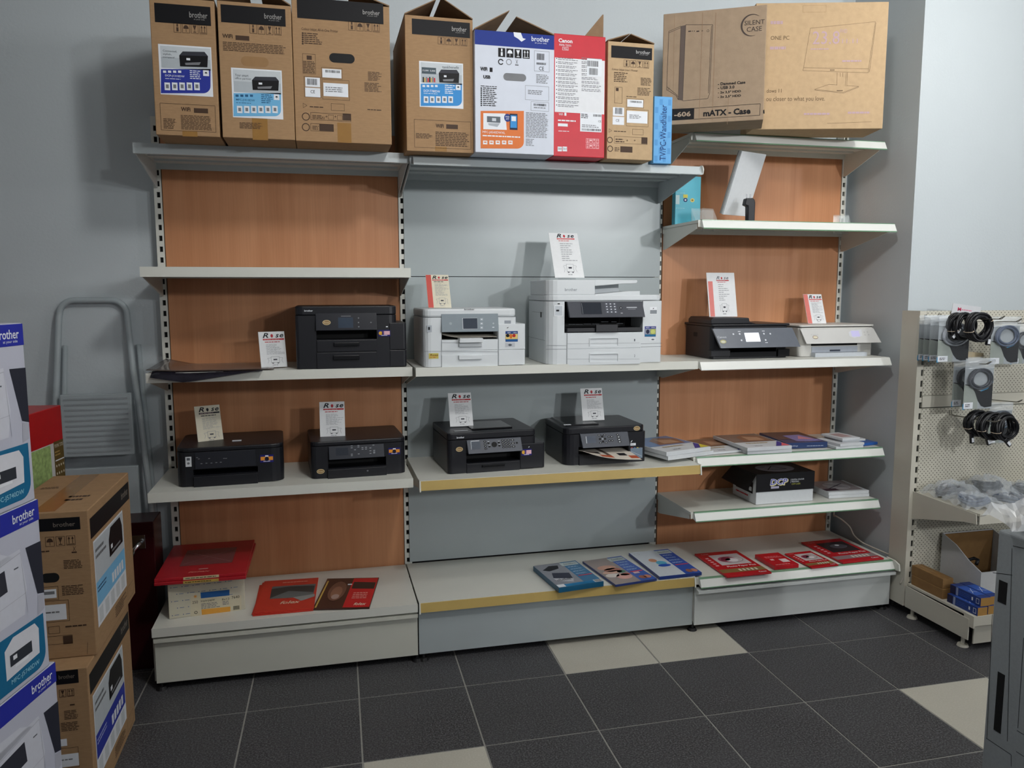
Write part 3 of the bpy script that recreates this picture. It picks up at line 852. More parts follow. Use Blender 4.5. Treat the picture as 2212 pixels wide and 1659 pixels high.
# --- PC case carton and all-in-one carton, both turned slightly
CREASE = flat((148, 122, 98))
t = carton('case_carton', 'greyish brown computer case carton with line drawing of a tower', 2.061, 2.472, -.386, 2.2165, .449, .186, CARD3, (), rotz=-29.0)
F = Face(t, (0, 0, 0), crop=C3)
F.on('print')
for a, b in ((415, 20), (520, 25)): F.Lp(a + 20, 100, a - 10, 960, .0022, CREASE)
F.Lp(210, 120, 200, 760, .0012, CREASE); F.Lp(640, 780, 630, 990, .0015, CREASE)
dk = flat((70, 60, 56)); dk2 = flat((96, 84, 78))
F.Q([(262, 208), (300, 200), (275, 800), (240, 795)], dk2, 1)
for p in [((165, 250), (262, 208)), ((300, 197), (515, 197)), ((515, 197), (490, 745)), ((490, 745), (475, 785)), ((475, 785), (275, 803)), ((300, 197), (275, 803)), ((165, 250), (148, 715)), ((148, 715), (240, 770)), ((262, 208), (240, 795)), ((165, 262), (262, 220)), ((148, 690), (235, 760)), ((505, 205), (480, 745)), ((160, 715), (170, 700)), ((225, 765), (240, 795))]:
    F.Lp(*p[0], *p[1], .0016, dk)
for x in (330, 395): F.Rp(x - 10, 245, x + 12, 254, dk)
F.Dp(352, 248, 4, 4, dk, n=8); F.Dp(368, 248, 4, 4, dk, n=8); F.ring(*F.px(431, 246), .0028, .0028, .001, dk); F.ring(*F.px(477, 246), .0048, .0048, .0012, dk)
c = F.px(826, 200); RR = .043; pts = []
for i in range(33):
    a = R_(48 + i * 7.6); q = math.sin(math.pi * i / 32)
    pts += [(c[0] + RR * math.cos(a), c[1] + RR * math.sin(a)), (c[0] + (RR - .0006 - .006 * q) * math.cos(a), c[1] + (RR - .0006 - .006 * q) * math.sin(a))]
F.put(pts, [(2 * i, 2 * i + 2, 2 * i + 3, 2 * i + 1) for i in range(32)], dk, 2)
F.Tp('SILENT', 768, 160, 928, 196, dk); F.Tp('CASE', 786, 212, 906, 250, dk)
for k, s_ in enumerate(('- Dammed Case', '- USB 3.0', '- 2x 3,5" HDD', '- 2x 2,5" HDD')):
    F.Tp(s_, 556, 650 + k * 35 + (0 if k < 2 else 2), 775 if k == 0 else (688 if k == 1 else 740), 674 + k * 35, INKB, 2, bold=.03)
F.Q([(190, 868), (368, 860), (365, 950), (188, 960)], INKB, 1); F.Tp('-606', 208, 890, 340, 930, flat((170, 150, 130)), 2, bold=.03)
for p in [((368, 862), (893, 826)), ((893, 826), (890, 918)), ((890, 918), (365, 950))]: F.Lp(*p[0], *p[1], .0016, INKB)
F.Tp('mATX - Case', 440, 868, 816, 918, INKB, 2, bold=.04)
F.Q([(916, 880), (925, 872), (928, 905), (918, 905)], INKB, 2)
F.done()

ax0 = 2.480; aio_w = (3.020 - ax0) / math.cos(R_(15.1))
t = carton('computer_carton', 'large tan all-in-one computer carton with monitor line drawing, top right', ax0, ax0 + aio_w, -.543 + (3.020 - ax0) * math.tan(R_(15.1)), 2.2165, .522, .20, CARD2, (), rotz=-15.1)
F = Face(t, (0, 0, 0), crop=C3)
ln = flat((112, 92, 68)); lil = flat((180, 154, 160))
F.on('print')
for p in [((1292, 225), (1810, 173)), ((1810, 173), (1755, 548)), ((1755, 548), (1238, 540)), ((1238, 540), (1292, 225)), ((1238, 540), (1232, 562)), ((1232, 562), (1752, 580)), ((1752, 580), (1755, 548)), ((1815, 180), (1762, 575)),
          ((1505, 578), (1502, 680)), ((1588, 578), (1582, 688)), ((1578, 580), (1570, 688)), ((1325, 712), (1440, 672)), ((1440, 672), (1505, 676)), ((1582, 682), (1678, 688)), ((1678, 688), (1555, 735)), ((1555, 735), (1325, 712)), ((1325, 718), (1555, 742)), ((1555, 742), (1678, 694)), ((1530, 580), (1530, 612)), ((1550, 580), (1550, 612))]:
    F.Lp(*p[0], *p[1], .0012, ln)
F.Rp(1448, 554, 1485, 561, ln); F.Rp(1502, 718, 1550, 725, ln)
F.Tp('ONE PC', 976, 286, 1125, 318, ln); F.Tp('dows 11', 944, 708, 1062, 738, ln); F.Tp('ou closer to what you love.', 940, 768, 1408, 815, ln)
F.on('handwriting'); F.Tp('23.8', 1310, 248, 1525, 352, lil); F.Tp('FHD', 1530, 232, 1585, 262, lil); F.Tp('11.11', 1545, 310, 1668, 345, lil); F.Bp(1295, 380, 1475, 400, 1, lil); F.Bp(1545, 470, 1715, 500, 1, lil)
F.Bp(975, 155, 1075, 205, 1, lil, fill=.5); F.Bp(970, 360, 1110, 405, 1, lil, fill=.5); F.Bp(1240, 885, 1470, 925, 1, lil, fill=.4); F.Bp(1590, 875, 1790, 915, 1, lil, fill=.4)
F.on('print'); F.Lp(1425, 983, 1780, 970, .0012, ln); F.Fp(1232, 42, 1418, 98, .0008, flat((150, 122, 86)))
F.done()
# ================================================================== PRICE CARDS
def rose_card(label, pos, w, h, yaw=0.0, tilt=12.0, style='plain', bar=None, cream=False):
    """acrylic easel with a printed sheet; pos = middle of the lower front edge"""
    t = thing('price_card', label, 'sign', pos, 0, 'printed price cards on the shelves', rot=(R_(-tilt), 0, R_(yaw)))
    MB().box(-w / 2, w / 2, .0008, .0028, 0, h).build('acrylic_sheet', CLEAR, t)
    a = R_(tilt)
    # rear strut, reaches back down to the surface
    L = h * .45
    MB().prism([(.003, L), (.0045, L), (L * .55 + .002, math.tan(a) * (-L * .55) + 0.001 if tilt < 5 else -math.tan(a) * L * .55 + .001), (L * .55, -math.tan(a) * L * .55 + .001 if tilt >= 5 else 0.001)], -w * .3, w * .3, 'x').build('strut', CLEAR, t)
    pm = flat((222, 216, 196)) if cream else PAPER
    MB().box(-w / 2 + .001, w / 2 - .001, 0, .0008, .001, h - .001).build('paper', pm, t)
    F = Face(t, (-w / 2, 0, 0))
    F.on('print')
    red = bar if bar else flat((190, 60, 66))
    ink = flat((40, 42, 48)) if style != 'pale' else flat((120, 124, 130))
    x0 = .28 * w if style in ('stripe', 'pale', 'stripe2') else .16 * w
    x1 = .96 * w if style != 'pale' else .78 * w
    if style == 'pale': x0 = .34 * w
    if style == 'big': x0 = .26 * w; x1 = .86 * w
    lw = x1 - x0
    top = h - .006 if style != 'pale' else h - .018
    th = lw * .235
    F.text('R', x0, top - th, x0 + lw * .27, top, ink, 2, bold=.02, shear=.3)
    F.disc(x0 + lw * .43, top - th * .6, lw * .062, th * .36, flat((200, 60, 70)) if style != 'mono' else ink, 2, 10)
    F.rect(x0 + lw * .42, top - th * 1.05, x0 + lw * .445, top - th * .6, flat((70, 60, 60)), 2)
    F.text('s', x0 + lw * .6, top - th, x0 + lw * .77, top - th * .28, ink, 2, bold=.02, shear=.3)
    F.text('e', x0 + lw * .8, top - th, x0 + lw * .98, top - th * .28, ink, 2, bold=.02, shear=.3)
    by = top - th * 1.18
    F.rect(x0, by - lw * .075, x1, by, red if style != 'mono' else ink, 2)
    F.bars(x0 + lw * .05, by - lw * .06, x1 - lw * .05, by - lw * .02, 1, flat((220, 190, 190)), 3)
    F.bars(x0 + lw * .08, by - lw * .2, x1 - lw * .12, by - lw * .12, 1, red if style not in ('mono', 'stripe') else ink, 2)
    nb = 12 if style not in ('pale', 'big') else 9
    lt = flat((158, 160, 164))
    F.bars(x0 + lw * .12, h * .36, x1 - .01 * w, by - lw * .26, nb, lt, 2, fill=.3, ragged=.55)
    cx = (x0 + x1) / 2; r = lw * .2
    F.frame(cx - r, h * .13, cx + r, h * .30, .0012, lt, 2)
    F.rect(cx - r * .45, h * .2, cx + r * .45, h * .235, flat((70, 72, 80)), 2)
    for s in (-1, 1):
        F.line((cx + s * r, h * .27), (cx + s * r * 1.8, h * .26), .001, lt, 2); F.line((cx + s * r * 1.8, h * .26), (cx + s * r * 1.5, h * .19), .001, lt, 2); F.line((cx + s * r * 1.5, h * .19), (cx + s * r * 1.8, h * .12), .001, lt, 2)
        F.polyuv([(cx + s * r * .3, h * .125), (cx + s * r, h * .135), (cx + s * r * .6, h * .1)], flat((90, 92, 98)), 2)
    F.bars(cx - r * .8, h * .05, cx + r * .8, h * .085, 1, lt, 2)
    if style in ('stripe', 'stripe2'):
        F.rect(.0015, .002, w * .235, h - .002, flat((204, 92, 84)), 1)
        if style == 'stripe2': F.rect(.0015, .002, w * .235, h - .002, flat((222, 128, 120)), 2)
    if style == 'pale':
        F.rect(.006, .002, w * .2, h * .8, flat((222, 134, 128)), 1)
    F.done()
    return t

rose_card('white price card standing on bare shelf left of black touch-screen printer', (.452, -.30, 1.2205), .105, .146, 18, 12)
rose_card('cream price card with black heading, leaning on leftmost lower printer', (.190, -.225, .914), .102, .152, 24, 14, 'mono', cream=True)
rose_card('white price card on lower black printer next to the grey bay', (.672, -.24, .9135), .104, .152, -2, 5)
rose_card('cream price card with red stripe on the smaller white printer', (1.118, -.33, 1.4535), .098, .160, 0, 30, 'stripe', cream=True)
rose_card('large white price card on top of the big white printer', (1.682, -.32, 1.5785), .134, .224, 0, 28, 'big', bar=flat((216, 84, 84)))
rose_card('white price card on black printer with grey keypad panel', (1.22, -.24, .9385), .104, .152, 0, 22)
rose_card('white price card on black printer with printed sheet in its tray', (1.832, -.22, .9365), .106, .150, 0, 16)
rose_card('tall price card with pale red stripe on black printer with lit screen', (2.478, -.20, 1.4005), .146, .212, 0, 12, 'pale')
rose_card('small price card with pink stripe on the white printer at far right', (3.008, -.16, 1.3605), .104, .154, 0, 20, 'stripe2', bar=flat((214, 90, 90)))
# ================================================================== PRINTERS
def pbody(t, m, w, d, h, op, rl=.02, rr=.02, deep=.09, lining=BLKM, name='body', bevel=.003, z0=0.0):
    u0, v0, u1, v1 = op
    mb = MB()
    mb.rbox(0, u0, 0, d, z0, h, rl, (1, 0, 0, .6)); mb.rbox(u1, w, 0, d, z0, h, rr, (0, 1, .6, 0))
    mb.box(u0, u1, 0, d, v1, h); mb.box(u0, u1, 0, d, z0, v0); mb.box(u0, u1, deep, d, v0, v1, 1)
    return mb.build(name, [m, lining], t)

def lid(t, m, w, d, z, h, r=.02, x0=0.0, y0=0.0, name='scanner_lid', bev=.004):
    return MB().rbox(x0, x0 + w, y0, y0 + d, z, z + h, r, (1, 1, .6, .6)).build(name, m, t, bevel=bev)

def pb(F, x0, y0, x1, y1, ya, yb, name, m, parent=None, bevel=.002):
    u0, v0, u1, v1 = F.bx(x0, y0, x1, y1)
    return MB().box(u0, u1, ya, yb, v0, v1).build(name, m, parent or F.th, bevel)

def slope_panel(F, x0, y0, x1, y1, ytop, ybot, thick, name, m, skew=(0, 0, 0, 0)):
    """panel whose lower edge stands further out than its upper edge; returns (obj, face on it)"""
    u0, v0, u1, v1 = F.bx(x0, y0, x1, y1)
    a = [(u0 + skew[0], ytop, v1), (u1 + skew[1], ytop, v1), (u1 + skew[2], ybot, v0), (u0 + skew[3], ybot, v0)]
    vs = [Vector(p) for p in a] + [Vector((p[0], p[1] + thick, p[2])) for p in a]
    o = MB().add(vs, [(3, 2, 1, 0), (4, 5, 6, 7), (0, 1, 5, 4), (1, 2, 6, 5), (2, 3, 7, 6), (3, 0, 4, 7)]).build(name, m, F.th, .0015)
    bm = bmesh.new(); bm.from_mesh(o.data); bmesh.ops.recalc_face_normals(bm, faces=bm.faces); bm.to_mesh(o.data); bm.free()
    V = Vector((0, ytop - ybot, v1 - v0))
    G = Face(F.th, (0, ybot, v0), (1, 0, 0), V, F.crop)
    return o, G

def oval_sticker(F, x, y, rx, ry):
    F.on('sticker'); F.Dp(x, y, rx, ry, flat((214, 196, 150)), 2); F.Dp(x, y, rx * .85, ry * .8, flat((150, 120, 84)), 3)
    F.Tp('Rose', x - rx * .6, y - ry * .35, x + rx * .6, y + ry * .35, flat((206, 190, 150)), 4, bold=.02)

def ink_sticker(F, x0, y0, x1, y1, orange=True):
    F.on('sticker'); F.Rp(x0, y0, x1, y1, flat((36, 36, 110)), 2)
    h = y1 - y0; w = x1 - x0
    if orange:
        F.Rp(x0 + w * .04, y0 + h * .25, x1 - w * .04, y0 + h * .72, flat((226, 148, 52)), 3); F.Dp((x0 + x1) / 2, y0 + h * .55, w * .16, h * .3, flat((30, 26, 50)), 4, 12)
        F.Rp(x0 + w * .38, y0 + h * .08, x0 + w * .62, y0 + h * .25, WHT, 3)
    else:
        F.Rp(x0 + w * .45, y0 + h * .15, x1 - w * .04, y0 + h * .75, flat((226, 180, 190)), 3); F.Dp(x0 + w * .2, y0 + h * .5, w * .17, h * .3, flat((220, 170, 60)), 3, 12); F.Rp(x0 + w * .3, y0 + h * .2, x0 + w * .48, y0 + h * .7, flat((90, 70, 140)), 3)
    F.Rp(x0 + w * .25, y0 + h * .8, x0 + w * .75, y0 + h * .9, flat((200, 200, 220)), 3)

# ---- 1: black touch-screen printer, left bay middle shelf
t = thing('printer', 'black printer with small touch screen and two paper drawers, left wood bay', 'printer', (.540, -.372, 1.2187), 0, 'display printers on the shelves')
F = Face(t, (0, 0, 0), crop=(620, 640, 8.193))
U = lambda x, y: F.px(x, y)[0]
W1 = .43; H1 = .245; uL = 0.0
op = F.bx(520, 600, 1590, 762)
u2 = F.px(1940, 400)[0]
pbody(t, BLK, u2, .34, F.px(900, 335)[1] - .0006, op, .012, .03)
lid(t, BLK, u2, .34, F.px(900, 335)[1] + .0006, F.px(900, 178)[1] - F.px(900, 335)[1], .028)
a = F.bx(1600, 470, 2112, 945); b_ = F.bx(1600, 952, 2112, 1275)
MB().rbox(u2 - .03, a[2], -.002, .26, a[1], a[3], .012, (0, 1, 1, 0)).build('ink_cover', BLK, t, bevel=.002)
MB().rbox(u2 - .03, a[2], -.002, .26, 0.001, b_[3], .012, (0, 1, 1, 0)).build('ink_tank_base', BLK, t, bevel=.002)
pan, G = slope_panel(F, 505, 292, 1585, 600, -.002, -.016, .01, 'control_panel', mat('panel_black', (30, 32, 40), .3, .02))
G.on('screen').Rp(905, 375, 1170, 560, flat((62, 72, 86), .2), 1); G.on('buttons')
for x, y in ((1265, 385), (1265, 465), (1270, 540), (1485, 463)): G.Dp(x, y, 14, 12, GRYI, 1, 10)
G.Rp(955, 346, 1130, 358, GRYI, 1); oval_sticker(G, 700, 465, 72, 45); G.done(pan)
tr = pb(F, 525, 772, 1590, 980, -.004, .02, 'paper_tray', BLK); pb(F, 830, 815, 1280, 880, -.014, -.004, 'tray_handle', BLK2, tr)
tr = pb(F, 525, 990, 1590, 1278, -.004, .02, 'paper_tray', BLK); pb(F, 820, 1040, 1282, 1120, -.014, -.004, 'tray_handle', BLK2, tr)
F.on('lettering').Tp('brother', 305, 240, 457, 272, WHT, 2, bold=.02)
ink_sticker(Face(t, (0, -.002, 0), crop=F.crop), 0, 0, 1, 1)
F2 = Face(t, (0, -.002, 0), crop=F.crop); ink_sticker(F2, 1615, 598, 1828, 708, False); F2.Rp(1750, 530, 1785, 548, WHT, 2); F2.done(); F.done()

# ---- 2: lower-left black printer
t = thing('printer', 'low black printer at the far left with white barcode tag on its front', 'printer', (.080, -.372, .7697), 2.5, 'display printers on the shelves')
F = Face(t, (0, 0, 0), crop=(370, 860, 7.9))
w = .397; op = F.bx(375, 1190, 1480, 1290)
zl = F.px(1000, 888)[1]
pbody(t, BLK, w, .32, zl - .001, op, .03, .045)
lid(t, BLK, w, .322, zl, .016, .045, y0=-.001)
tr = pb(F, 385, 1300, 1480, 1500, -.012, .05, 'paper_tray', BLK)
pan, G = slope_panel(F, 400, 905, 1440, 1180, -.001, -.006, .005, 'control_panel', mat('panel_black', (30, 32, 40), .3, .02))
G.on('buttons')
for x, y in ((440, 1015), (470, 1038), (645, 1030), (900, 1028), (935, 1028), (515, 1118), (600, 1110), (685, 1108), (768, 1100), (845, 1094)): G.Rp(x - 16, y - 6, x + 16, y + 6, GRYI, 1)
G.on('sticker').Rp(242, 1002, 345, 1172, flat((206, 210, 214)), 1); G.Rp(262, 1022, 318, 1065, flat((90, 94, 100)), 2); G.Dp(292, 1115, 24, 20, GRYI, 2, 10); G.done(pan)
ink_sticker(F, 1515, 965, 1745, 1095)
MB().box(.2, .235, .10, .118, zl + .0165, zl + .018).build('sticker', WHT, t)
F.done()

# ---- 3: second lower black printer
t = thing('printer', 'low black printer with button panel and orange ink sticker, second on lower left shelf', 'printer', (.583, -.357, .7697), 3.2, 'display printers on the shelves')
F = Face(t, (0, 0, 0), crop=(640, 860, 8.732))
w = .383; op = F.bx(600, 1130, 1695, 1300)
zl = F.px(1000, 880)[1]
pbody(t, BLK, w, .32, zl - .001, op, .02, .03)
lid(t, BLK, w, .322, zl, .018, .03, y0=-.001)
pb(F, 590, 1310, 1700, 1520, -.012, .05, 'paper_tray', BLK)
pan, G = slope_panel(F, 610, 885, 1650, 1120, -.004, -.02, .012, 'control_panel', mat('panel_black2', (40, 43, 52), .3, .02))
G.on('screen').Rp(745, 940, 980, 1080, flat((52, 56, 64), .2), 1); G.on('buttons')
for x, y in ((1045, 900), (1045, 938), (1172, 892), (1172, 922), (1108, 975), (1248, 935), (1315, 928), (1250, 966), (1315, 960), (1398, 940), (1455, 886), (1470, 985), (1398, 993), (1470, 1014), (1470, 1035), (1400, 1043), (1178, 1052), (1048, 1058), (1048, 1086)): G.Rp(x - 18, y - 7, x + 18, y + 7, flat((150, 154, 160)), 1)
G.done(pan)
oval_sticker(F, 460, 1382, 74, 45); ink_sticker(F, 1738, 935, 1958, 1060); F.on('lettering').Rp(1325, 1345, 1355, 1370, GRYI, 42); F.done()

# ---- 4: smaller white printer
t = thing('printer', 'white printer with grey touch panel and two drawers, left on the grey bay', 'printer', (1.037, -.415, 1.2177), 0, 'display printers on the shelves')
F = Face(t, (0, 0, 0), crop=(890, 580, 7.2115))
u2 = F.px(1630, 720)[0]; zl = F.px(700, 758)[1]; zt = F.px(900, 640)[1]
op = F.bx(460, 985, 1338, 1108)
pbody(t, WHITE, u2, .36, zl - .0008, op, .03, .018)
lid(t, WHITE, u2, .36, zl, zt - zl + .004, .03, bev=.008)
a = F.bx(1345, 862, 1768, 1265)
MB().rbox(a[0], a[2], -.003, .26, a[1] + .001, a[3], .012, (0, 1, 1, 0)).build('ink_cover', WHITE, t, bevel=.002)
MB().rbox(a[0], a[2] - .001, -.003, .26, 0.001, a[1], .012, (0, 1, 1, 0)).build('ink_tank_base', WHITE, t, bevel=.002)
GP = mat('silver_panel', (122, 134, 142), .4, .02)
pan, G = slope_panel(F, 455, 705, 1340, 985, -.001, -.014, .02, 'control_panel', GP)
G.on('screen').Rp(795, 775, 1018, 940, flat((58, 66, 78), .2), 2); G.Rp(785, 770, 1020, 946, flat((190, 196, 202)), 1); G.on('buttons')
for y in (793, 858, 922): G.Rp(1058, y - 24, 1108, y + 24, flat((150, 160, 168)), 1); G.Rp(1072, y - 8, 1096, y + 8, WHT, 2)
G.ring(*G.px(1268, 855), .003, .003, .001, WHT); G.Dp(600, 858, 22, 22, flat((150, 160, 168)), 1); G.Rp(1250, 910, 1282, 922, WHT, 1); G.done(pan)
# curled sheet in the output
sh = MB(); n = 14; pts = []
q0 = F.px(480, 1095); q1 = F.px(1330, 1090)
for i in range(n + 1):
    f = i / n; u = q0[0] + (q1[0] - q0[0]) * f
    z = q0[1] + .004 + .012 * (1 - min(1, f / .35)) ** 2
    pts.append((u, z))
vs = [(u, -.002, z) for u, z in pts] + [(u, .085, z + .008) for u, z in pts]
sh.add(vs, [(i, i + 1, n + 2 + i, n + 1 + i) for i in range(n)])
sh.build('paper_sheet', flat((214, 208, 196)), t)
pb(F, 725, 1080, 1085, 1150, -.03, .03, 'output_flap', WHITE)
for ya, yb, hy0, hy1 in ((1112, 1272, 1158, 1215), (1340, 1548, 1345, 1415)):
    tr = pb(F, 463, ya, 1335, yb, -.002, .02, 'paper_tray', WHITE, bevel=.001)
    pb(F, 725, hy0, 1085, hy1, -.012, -.002, 'tray_handle', WHITE, tr)
F.on('seam'); SE = flat((70, 76, 84))
for l in ((140, 755, 455, 755), (1345, 752, 1630, 752), (190, 1290, 455, 1290), (458, 1108, 458, 1550), (1341, 990, 1341, 1535), (463, 1295, 1335, 1295), (463, 1155, 720, 1155)): F.Lp(*l, .0009, SE, 8)
F.on('usb_port').Rp(235, 885, 308, 992, flat((170, 176, 184)), 1); F.Rp(252, 910, 278, 958, INKB, 2)
F.on('lettering').Tp('brother', 812, 624, 972, 646, flat((60, 66, 74)), 14, bold=.02)
F.on('sticker').Rp(262, 1320, 412, 1405, flat((196, 186, 96)), 2); F.Tp('Rose', 280, 1332, 405, 1362, flat((120, 60, 30)), 3, bold=.02, shear=.2); F.Bp(275, 1368, 408, 1395, 2, flat((190, 90, 60)), 3)
F2 = Face(t, (0, -.003, 0), crop=F.crop)
F2.on('sticker').Rp(1455, 975, 1648, 1140, flat((40, 70, 130)), 1); F2.Rp(1458, 1020, 1645, 1100, flat((222, 196, 120)), 2); F2.Dp(1490, 1045, 28, 25, INKB, 3); F2.Dp(1540, 1055, 22, 35, flat((214, 110, 40)), 3); F2.Dp(1588, 1045, 26, 26, flat((180, 40, 40)), 3); F2.Tp('-80%', 1480, 990, 1535, 1010, WHT, 3); F2.Tp('-90%', 1570, 990, 1632, 1010, WHT, 3); F2.Rp(1462, 1102, 1642, 1132, flat((36, 92, 150)), 2)
F2.Rp(1452, 1155, 1602, 1225, flat((190, 194, 200)), 1); F2.Q([(1490, 1190), (1525, 1172), (1565, 1190), (1525, 1210)], flat((80, 86, 94)), 2)
F2.Q([(1475, 928), (1490, 915), (1505, 912), (1495, 925), (1485, 932)], INK, 1); F2.done()
Face(t, (0, 0, 0))
pb(F, 1440, 810, 1540, 858, -.0012, 0.0, 'latch', flat((150, 156, 164)))
F.done()

# ---- 5: large white A3 printer
t = thing('printer', 'large white multifunction printer with document feeder and black control panel', 'printer', (1.549, -.425, 1.2177), -1.2, 'display printers on the shelves')
F = Face(t, (0, 0, 0), crop=(1130, 490, 5.353))
wF = F.px(1605, 1200)[0]; zb = F.px(900, 856)[1]; zl = F.px(1000, 790)[1]; zt = F.px(600, 612)[1]
op = F.bx(478, 862, 1385, 1222)
D5 = .34
bd = pbody(t, WHITE, wF, D5, zb - .001, op, .045, .012, deep=.14)
lid(t, WHITE, wF + .003, D5, zb + .001, zl - zb, .045)
# document feeder: block with cut-out to the right
ux = F.px(835, 740)[0]; uR = F.px(1165, 640)[0]; uRR = F.px(1325, 620)[0]; zA = F.px(1000, 690)[1]
mb = MB()
mb.rbox(0.0, ux, .002, D5 - .03, zl, zt, .045, (1, 0, 0, .5))
mb.build('feeder_body', WHITE, t, bevel=.004)
MB().prism([(ux - .0005, zt), (uRR, zt - .001), (uRR + .002, zt - .008), (uRR - .004, F.px(1300, 655)[1]), (F.px(1165, 655)[0], F.px(1165, 658)[1]), (ux, F.px(840, 685)[1])], .006, D5 - .04, 'y').build('feeder_tray', WHITE, t, bevel=.002)
MB().prism([(ux, zl), (F.px(1355, 775)[0], zl), (F.px(1355, 745)[0], F.px(1355, 742)[1]), (F.px(1215, 742)[0], F.px(1215, 745)[1]), (ux, zl + .004)], .004, D5 - .04, 'y').build('feeder_output', WHITE, t, bevel=.0015)
MB().prism([(ux, zl + .004), (F.px(1215, 742)[0], zl + .012), (F.px(1205, 655)[0], F.px(1205, 655)[1]), (ux, F.px(840, 690)[1])], .11, .2, 'y').build('feeder_wall', WHITE, t)
# left side intake block
pan, G = slope_panel(F, 505, 862, 1388, 1045, -.004, -.026, .02, 'control_panel', mat('panel_dark5', (58, 61, 70), .4, .02), (0, -.006, 0, .006))
G.on('screen').Rp(672, 880, 905, 1010, flat((48, 52, 60), .15), 1)
for l in ((668, 878, 892, 878), (892, 878, 912, 1008)): G.Lp(*l, .001, BLKM, 2)
G.Lp(675, 885, 692, 1008, .001, flat((150, 155, 160)), 2)
G.on('buttons')
for i in range(3):
    for j in range(4):
        x = 962 + i * 46 + j * 5; y = 892 + j * 31
        G.Rp(x - 18, y - 11, x + 18, y + 11, flat((92, 96, 106)), 1); G.Rp(x - 6, y - 5, x + 6, y + 5, WHT, 2)
G.Dp(1130, 938, 15, 17, flat((36, 38, 44)), 1); G.Dp(1130, 938, 5, 6, WHT, 2); G.Rp(1195, 926, 1315, 938, flat((170, 174, 180)), 1); G.Rp(1212, 948, 1300, 954, flat((130, 134, 140)), 1); G.Rp(1128, 992, 1152, 1004, flat((150, 154, 160)), 1)
G.done(pan)
pb(F, 505, 1165, 1362, 1215, -.004, .12, 'output_tray', BLK); pb(F, 830, 1128, 1085, 1215, -.014, -.004, 'output_flap', BLK)
F.on('slot_ribs')
for x0, x1, y in ((525, 600, 1128), (605, 690, 1128), (700, 785, 1124), (800, 880, 1124), (900, 985, 1098), (1020, 1080, 1098), (1080, 1155, 1118)): F.Lp(x0, y, x1, y, .0012, flat((90, 94, 100)), 1)
F.done(); F = Face(t, (0, 0, 0), crop=F.crop)
mb = MB()
for ya, yb, n_ in ((1228, 1400, '1'), (1408, 1592, '2')):
    u0, v0, u1, v1 = F.bx(510, ya, 1350, yb)
    h0, k0, h1, k1 = F.bx(772, ya + (62 if n_ == '1' else 62), 1092, ya + (148 if n_ == '1' else 150))
    m2 = MB(); y0, y1 = -.003, .02
    m2.box(u0, h0, y0, y1, v0, v1); m2.box(h1, u1, y0, y1, v0, v1); m2.box(h0, h1, y0, y1, v0, k0); m2.box(h0, h1, y0, y1, k1, v1); m2.box(h0, h1, .014, y1, k0, k1)
    tr = m2.build('paper_tray', WHITE, t)
    m3 = MB()
    m3.box(h0, h1, -.006, -.003, k1, k1 + .0035); m3.box(h0 - .0035, h0, -.006, -.003, k0, k1 + .0035); m3.build('handle_rim', WHITE, tr)
    G = Face(t, (0, -.003, 0), crop=F.crop); G.on('lettering').Tp(n_, 1283, ya + 68, 1295, ya + 95, flat((80, 86, 94)), 1); G.on('seam').Lp(510, yb - 48 if n_ == '1' else yb - 62, 1345, yb - 58 if n_ == '1' else yb - 62, .0008, flat((110, 116, 124)), 1); G.done(tr)
F.on('seam')
for l in ((505, 1225, 500, 1592), (1352, 1222, 1345, 1580), (265, 1415, 500, 1415), (1360, 1388, 1605, 1383), (1360, 1352, 1605, 1345), (270, 1370, 500, 1375)): F.Lp(*l, .0011, flat((70, 76, 84)), 1)
F.on('usb_port').Rp(358, 905, 462, 1035, flat((232, 236, 240)), 1); F.Rp(368, 915, 452, 1025, flat((196, 202, 208)), 2); F.Rp(382, 958, 416, 978, INKB, 3); F.Rp(398, 884, 425, 896, INKB, 2)
F.on('latch').Rp(1465, 925, 1545, 1015, flat((235, 238, 242)), 1); F.Rp(1468, 962, 1545, 1005, flat((140, 146, 152)), 2); F.Q([(1497, 950), (1506, 938), (1515, 940), (1505, 952)], INK, 2)
F.on('sticker').Rp(1405, 1150, 1535, 1270, flat((66, 74, 140)), 1); F.Rp(1410, 1180, 1468, 1242, flat((150, 156, 170)), 2); F.Rp(1470, 1180, 1532, 1242, flat((170, 180, 100)), 2); F.Dp(1440, 1212, 20, 25, flat((40, 44, 70)), 3); F.Dp(1500, 1212, 24, 25, flat((200, 206, 120)), 3); F.Rp(1408, 1245, 1532, 1266, flat((40, 110, 150)), 2); F.Tp('-80%', 1415, 1158, 1460, 1172, WHT, 3); F.Tp('-90%', 1475, 1158, 1525, 1172, WHT, 3)
F.Rp(1462, 1285, 1532, 1318, flat((226, 228, 232)), 1); F.Q([(1475, 1302), (1500, 1292), (1522, 1302), (1500, 1312)], flat((110, 114, 122)), 2); F.done()
G = Face(t, (0, .002, 0), crop=F.crop); G.on('lettering').Tp('brother', 482, 708, 625, 742, flat((150, 156, 162)), 1, bold=.01); G.done()
# left flank details
G = Face(t, (0, .03, 0), (0, -1, 0), (0, 0, 1)); G.on('side_vent').rect(-.075, zb - .07, -.055, zb - .047, INKB, 1); G.on('seam').rect(-.22, zb - .05, -.03, zb - .049, GRYI, 1); G.rect(-.3, .098, -.0, .0992, GRYI, 1)
G.done()

